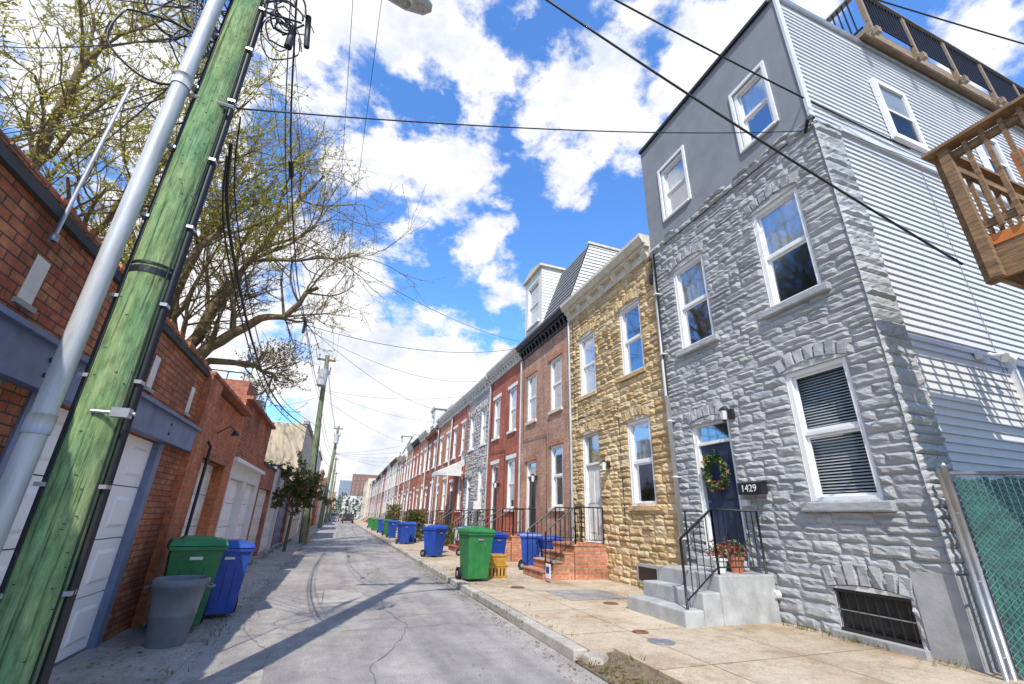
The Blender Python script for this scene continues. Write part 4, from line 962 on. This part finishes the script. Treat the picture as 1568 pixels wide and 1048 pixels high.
def tree(name,base,trunk,limbs,bm,lm,nl,ls,kids,maxd=3,up=.08):
    E=empty(name,base); k=MB(); lf=MB()
    tp=[Vector(t[:3]) for t in trunk]; k.tube(tp,[t[3] for t in trunk],12,bm)
    for (p,pts,r) in limbs:
        pts=[Vector(p)]+[Vector(q) for q in pts]; sm=[]; rr=[]
        for i in range(len(pts)-1):
            for q in range(3): sm.append(pts[i].lerp(pts[i+1],q/3)+rv()*.14)
        sm.append(pts[-1]); n=len(sm); rr=[r*(1-.7*i/(n-1)) for i in range(n)]
        k.tube(sm,rr,8,bm)
        tot=sum((sm[i+1]-sm[i]).length for i in range(n-1))
        for j in range(kids[0]+4):
            i=min(n-2,int((.15+.85*R.random())*n)); dd=(sm[i+1]-sm[i]).normalized(); sd_=dd.cross(rv()).normalized()
            grow(k,lf,sm[i].copy(),(dd*.6+sd_*.8+Vector((0,0,.25))).normalized(),tot*R.uniform(.25,.42),rr[i]*.5,1,maxd,bm,lm,nl,ls,kids,up)
    k.out('trunk_and_branches',E,smooth=True); lf.out('leaves',E)
tree('budding_tree',(-7,19,0),[(-7,19,0,.5),(-6.9,19,3,.42),(-6.6,19,6,.36)],
 [((-6.6,19,6),[(-5.6,18.6,7.2),(-4.4,18.3,8.2),(-3.2,18,8.8),(-2.2,18,10.2)],.26),
  ((-6.6,19,6),[(-6.0,18.8,8.5),(-5.0,18.6,11),(-4.0,18.3,13.5),(-3.0,18.2,16)],.26),
  ((-6.6,19,6),[(-7.0,18.5,9),(-6.6,18,12),(-5.8,17.6,15)],.24),
  ((-6.6,19,6),[(-5.5,19.5,7.0),(-4.2,20,7.2),(-3.2,20.2,6.6)],.18),
  ((-6.6,19,6),[(-8,18.5,8.5),(-9,18,11.5),(-9,17.5,14)],.22)],
 M['barky'],M['leaf_o'],8,.05,[7,7,6,5],3)
tree('spring_tree',(-8.5,13.5,0),[(-8.5,13.5,0,.45),(-8.4,13.5,3,.38),(-8.2,13.4,5.5,.32)],
 [((-8.2,13.4,5.5),[(-7.2,13,8),(-6.2,12.6,10.5),(-5.4,12.3,13)],.2),
  ((-8.2,13.4,5.5),[(-8.6,12.8,8.5),(-8.4,12,11.5),(-8,11.5,14)],.2),
  ((-8.2,13.4,5.5),[(-9.6,13,7.5),(-11,12.5,9.5),(-11.8,12,12)],.18),
  ((-8.2,13.4,5.5),[(-6.8,14,7),(-5.6,14.5,8.5),(-4.8,14.5,10.5)],.16),
  ((-8.2,13.4,5.5),[(-9,11.8,7),(-9.8,10.2,8.3),(-10.2,9,10)],.16)],
 M['barky'],M['leaf_y'],15,.055,[7,7,6,5],3)
tree('spring_tree',(-13,22,0),[(-13,22,0,.4),(-13,22,5,.3)],
 [((-13,22,5),[(-12,22,8),(-11.5,22,12)],.2),((-13,22,5),[(-14,21,8),(-15,20,12)],.2),((-13,22,5),[(-12,20,7),(-11,19,9.5)],.18)],
 M['barky'],M['leaf_y'],13,.07,[5,5,5,5],3)
tree('street_tree',(-1.75,21.3,0),[(-1.75,21.3,0,.07),(-1.72,21.3,1.5,.05)],
 [((-1.72,21.3,1.4),[(-1.5,21.2,2.0),(-1.2,21.1,2.6)],.04),((-1.72,21.3,1.4),[(-2.0,21.2,2.0),(-2.2,21.2,2.7)],.04),((-1.72,21.3,1.5),[(-1.7,21.0,2.2),(-1.7,20.9,3.0)],.04),((-1.72,21.3,1.4),[(-1.4,21.5,1.8),(-.9,21.4,2.2)],.03)],
 M['bark'],M['leaf_s'],9,.075,[3,4,4,3],3)
k=MB()
for i in range(9000):
    x=R.uniform(-40,45); y=R.uniform(150,185); h=5+2.5*math.sin(x*.35)+2*math.sin(x*.9+1); z=R.uniform(0,1)**.7*h; s=.5
    p=Vector((x,y,z)); k.poly([p+Vector([R.uniform(-s,s) for _ in range(3)]) for _ in range(3)],M['leaf_f'])
k.out('distant_trees')

k=MB()
def tuft(x,y,z,n,h):
    for i in range(n):
        a=R.uniform(0,6.28); l=h*R.uniform(.4,1); dx=math.cos(a)*l*.5; dy=math.sin(a)*l*.5; ox=x+R.gauss(0,.05); oy=y+R.gauss(0,.05)
        k.poly([(ox-.006,oy,z),(ox+.006,oy,z),(ox+dx,oy+dy,z+l)],M['grass'])
for i in range(70): tuft(2.95+R.uniform(-.05,.4) if R.random()<.4 else 2.78,R.uniform(3.5,40)**1.0,.02 if R.random()<.3 else .1,9,.09)
for i in range(40): tuft(R.uniform(2.85,3.35),R.uniform(3.2,5.6),.03,12,.1)
for i in range(60): tuft(XF-R.uniform(.02,.2),R.choice([R.uniform(3.6,5.9),R.uniform(7.5,10),R.uniform(12,30)]),.12,9,.12)
for i in range(70): tuft(-2.25+R.uniform(0,.1),R.uniform(7.2,30),.004,9,.12)
for i in range(50): tuft(-1.25+R.gauss(0,.06),R.uniform(5,40),.002,7,.07)
k.out('weeds')
k=MB()
def bit(x,y,z,s): k.poly([(x+R.uniform(-s,s),y+R.uniform(-s,s),z+R.uniform(.003,.02)) for _ in range(3)],M['litter'])
for i in range(1800): bit(2.72-abs(R.gauss(0,.14)),R.uniform(3.5,45),0,.03)
for i in range(1800): bit(-1.3+R.gauss(0,.2),R.uniform(4,40),.004,.03)
for i in range(1100): bit(-2.2+abs(R.gauss(0,.25)),R.uniform(4,30),.004,.035)
for i in range(500): bit(R.uniform(-1.2,2.8),R.uniform(3.5,30),0,.02)
for i in range(500): bit(R.uniform(3,6.7),R.uniform(5.4,20),.12,.02)
for i in range(500): bit(XF-abs(R.gauss(0,.15)),R.uniform(3.6,20),.122,.03)
for i in range(700): bit(R.uniform(2.8,3.4),R.uniform(3,5.4),.05,.035)
k.out('leaf_litter')

def car(x,y,rz,m):
    E=empty('parked_car',(x,y,0),rz); k=MB()
    prof=[(-2.1,.3),(2.1,.3),(2.15,.7),(1.9,.88),(1.0,.95),(.45,1.4),(-1.1,1.42),(-1.7,1.0),(-2.1,.92)]
    k.prism([(-.85,a,z) for a,z in prof],[(.85,a,z) for a,z in prof],M[m])
    k.prism([(-.857,.85,.98),(-.857,.4,1.34),(-.857,-1.0,1.34),(-.857,-1.45,1.0)],[(.857,.85,.98),(.857,.4,1.34),(.857,-1.0,1.34),(.857,-1.45,1.0)],M['black'])
    k.poly([(-.75,1.02,.965),(.75,1.02,.965),(.7,.5,1.37),(-.7,.5,1.37)],M['black']); k.poly([(-.75,-1.72,1.02),(.75,-1.72,1.02),(.7,-1.15,1.41),(-.7,-1.15,1.41)],M['black'])
    for sx in (-1,1):
        for yy in (-1.3,1.3): k.tube([(sx*.7,yy,.32),(sx*.88,yy,.32)],.32,16,M['rubber']); k.tube([(sx*.88,yy,.32),(sx*.89,yy,.32)],.18,10,M['galv'])
        k.box(sx*.6-.12,sx*.6+.12,-2.12,-2.08,.7,.85,M['flower'])
    k.out('body',E,local=True,bevel=.04)
car(1.9,84,0,'carpaint'); car(-.3,100,0,'carpaint2'); car(1.9,104,0,'carpaint2'); car(1.6,130,1.5,'carpaint')

# ================================================================ SKY / SUN
w=bpy.data.worlds.new('World'); sc.world=w; w.use_nodes=True; nt=w.node_tree; nt.nodes.clear()
EL=math.radians(48); hx,hy=.4,.917
out=N(nt,'ShaderNodeOutputWorld'); sky=N(nt,'ShaderNodeTexSky',sky_type='NISHITA'); sky.sun_disc=False; sky.sun_elevation=EL; sky.sun_rotation=math.atan2(-hx,-hy)%(2*math.pi)
sky.air_density=1.2; sky.dust_density=.4; sky.ozone_density=3.0
tint=N(nt,'ShaderNodeMix',data_type='RGBA',blend_type='MULTIPLY'); tint.inputs[0].default_value=1; tint.inputs[7].default_value=(.95,1.5,2.15,1); L(nt,sky.outputs[0],tint.inputs[6])
bg=N(nt,'ShaderNodeBackground'); bg.inputs[1].default_value=.15; L(nt,tint.outputs[2],bg.inputs[0])
tc=N(nt,'ShaderNodeTexCoord'); D=tc.outputs['Generated']
blobs=[((-.046,.743,.981),.24),((-.19,.786,1.002),.2),((.073,.681,1.025),.2),((.45,.575,.954),.22),((.378,.633,.882),.16),((.579,.499,1.025),.22),((.124,.793,.721),.13),((.045,.87,.608),.12),((.212,.825,.574),.1),((.374,.696,.737),.09),((-.065,.845,.757),.12),((-.072,.973,.465),.2),((.121,.966,.318),.24),((-.35,1.047,.526),.3),((1.204,.255,1.067),.12),((-.6,.9,.9),.25),((-.6,-.5,.9),.3),((.5,-.9,.7),.4),((-1,.2,.5),.3),((-1,-.4,.3),.35),((-.9,.3,1.1),.25)]
cur=None
for c,r in blobs:
    c=Vector(c).normalized(); dn=N(nt,'ShaderNodeVectorMath',operation='DISTANCE'); L(nt,D,dn.inputs[0]); dn.inputs[1].default_value=c
    mm=N(nt,'ShaderNodeMath',operation='MULTIPLY_ADD'); L(nt,dn.outputs['Value'],mm.inputs[0]); mm.inputs[1].default_value=-1/(r*1.05); mm.inputs[2].default_value=1
    if cur is None: cur=mm.outputs[0]
    else:
        x=N(nt,'ShaderNodeMath',operation='MAXIMUM'); L(nt,cur,x.inputs[0]); L(nt,mm.outputs[0],x.inputs[1]); cur=x.outputs[0]
cl=N(nt,'ShaderNodeClamp'); cl.inputs[1].default_value=-.6; L(nt,cur,cl.inputs[0])
sp=N(nt,'ShaderNodeSeparateXYZ'); L(nt,D,sp.inputs[0])
hz=N(nt,'ShaderNodeMapRange'); hz.inputs[1].default_value=.05; hz.inputs[2].default_value=.45; hz.inputs[3].default_value=1.0; hz.inputs[4].default_value=0; L(nt,sp.outputs[2],hz.inputs[0])
mp=N(nt,'ShaderNodeMapping'); mp.inputs['Scale'].default_value=(1,1,1.5); L(nt,D,mp.inputs[0])
n1=noise(nt,mp.outputs[0],6.5,11,.6)
a1=N(nt,'ShaderNodeMath',operation='MULTIPLY_ADD'); L(nt,n1,a1.inputs[0]); a1.inputs[1].default_value=3.8; a1.inputs[2].default_value=-2.1
a2=N(nt,'ShaderNodeMath',operation='ADD'); L(nt,a1.outputs[0],a2.inputs[0]); L(nt,cl.outputs[0],a2.inputs[1])
a3=N(nt,'ShaderNodeMath',operation='ADD'); L(nt,a2.outputs[0],a3.inputs[0]); L(nt,hz.outputs[0],a3.inputs[1])
mr=N(nt,'ShaderNodeMapRange',interpolation_type='SMOOTHSTEP'); mr.inputs[1].default_value=.0; mr.inputs[2].default_value=.48; L(nt,a3.outputs[0],mr.inputs[0])
n2=noise(nt,mp.outputs[0],8,8,.6)
cc=ramp(nt,n2,[(.3,(.66,.73,.85)),(.5,(.97,.97,1))])
bgc=N(nt,'ShaderNodeBackground'); bgc.inputs[1].default_value=1.1; L(nt,cc,bgc.inputs[0])
ms=N(nt,'ShaderNodeMixShader'); L(nt,mr.outputs[0],ms.inputs[0]); L(nt,bg.outputs[0],ms.inputs[1]); L(nt,bgc.outputs[0],ms.inputs[2]); L(nt,ms.outputs[0],out.inputs[0])
sd=bpy.data.lights.new('sun','SUN'); sd.energy=5.0; sd.angle=math.radians(.5); sd.color=(1,.93,.82)
so=bpy.data.objects.new('sun',sd); COL.objects.link(so)
dirv=Vector((hx*math.cos(EL),hy*math.cos(EL),-math.sin(EL))); so.rotation_euler=dirv.to_track_quat('-Z','Y').to_euler(); so.location=(-10,-20,30)

# ================================================================ CAMERA
cam=bpy.data.cameras.new('camera'); co=bpy.data.objects.new('camera',cam); COL.objects.link(co); sc.camera=co
rt=Vector((.9366,-.3495,.0285)); dn=Vector((.1554,.3411,-.9271)); fw=Vector((.3143,.8727,.3737))
m=Matrix((( rt.x,-dn.x,-fw.x),(rt.y,-dn.y,-fw.y),(rt.z,-dn.z,-fw.z))).to_quaternion().to_matrix().to_4x4()
m.translation=Vector((0,0,1.5)); co.matrix_world=m
cam.sensor_width=36; cam.lens=15.38; cam.clip_end=3000; cam.clip_start=.05
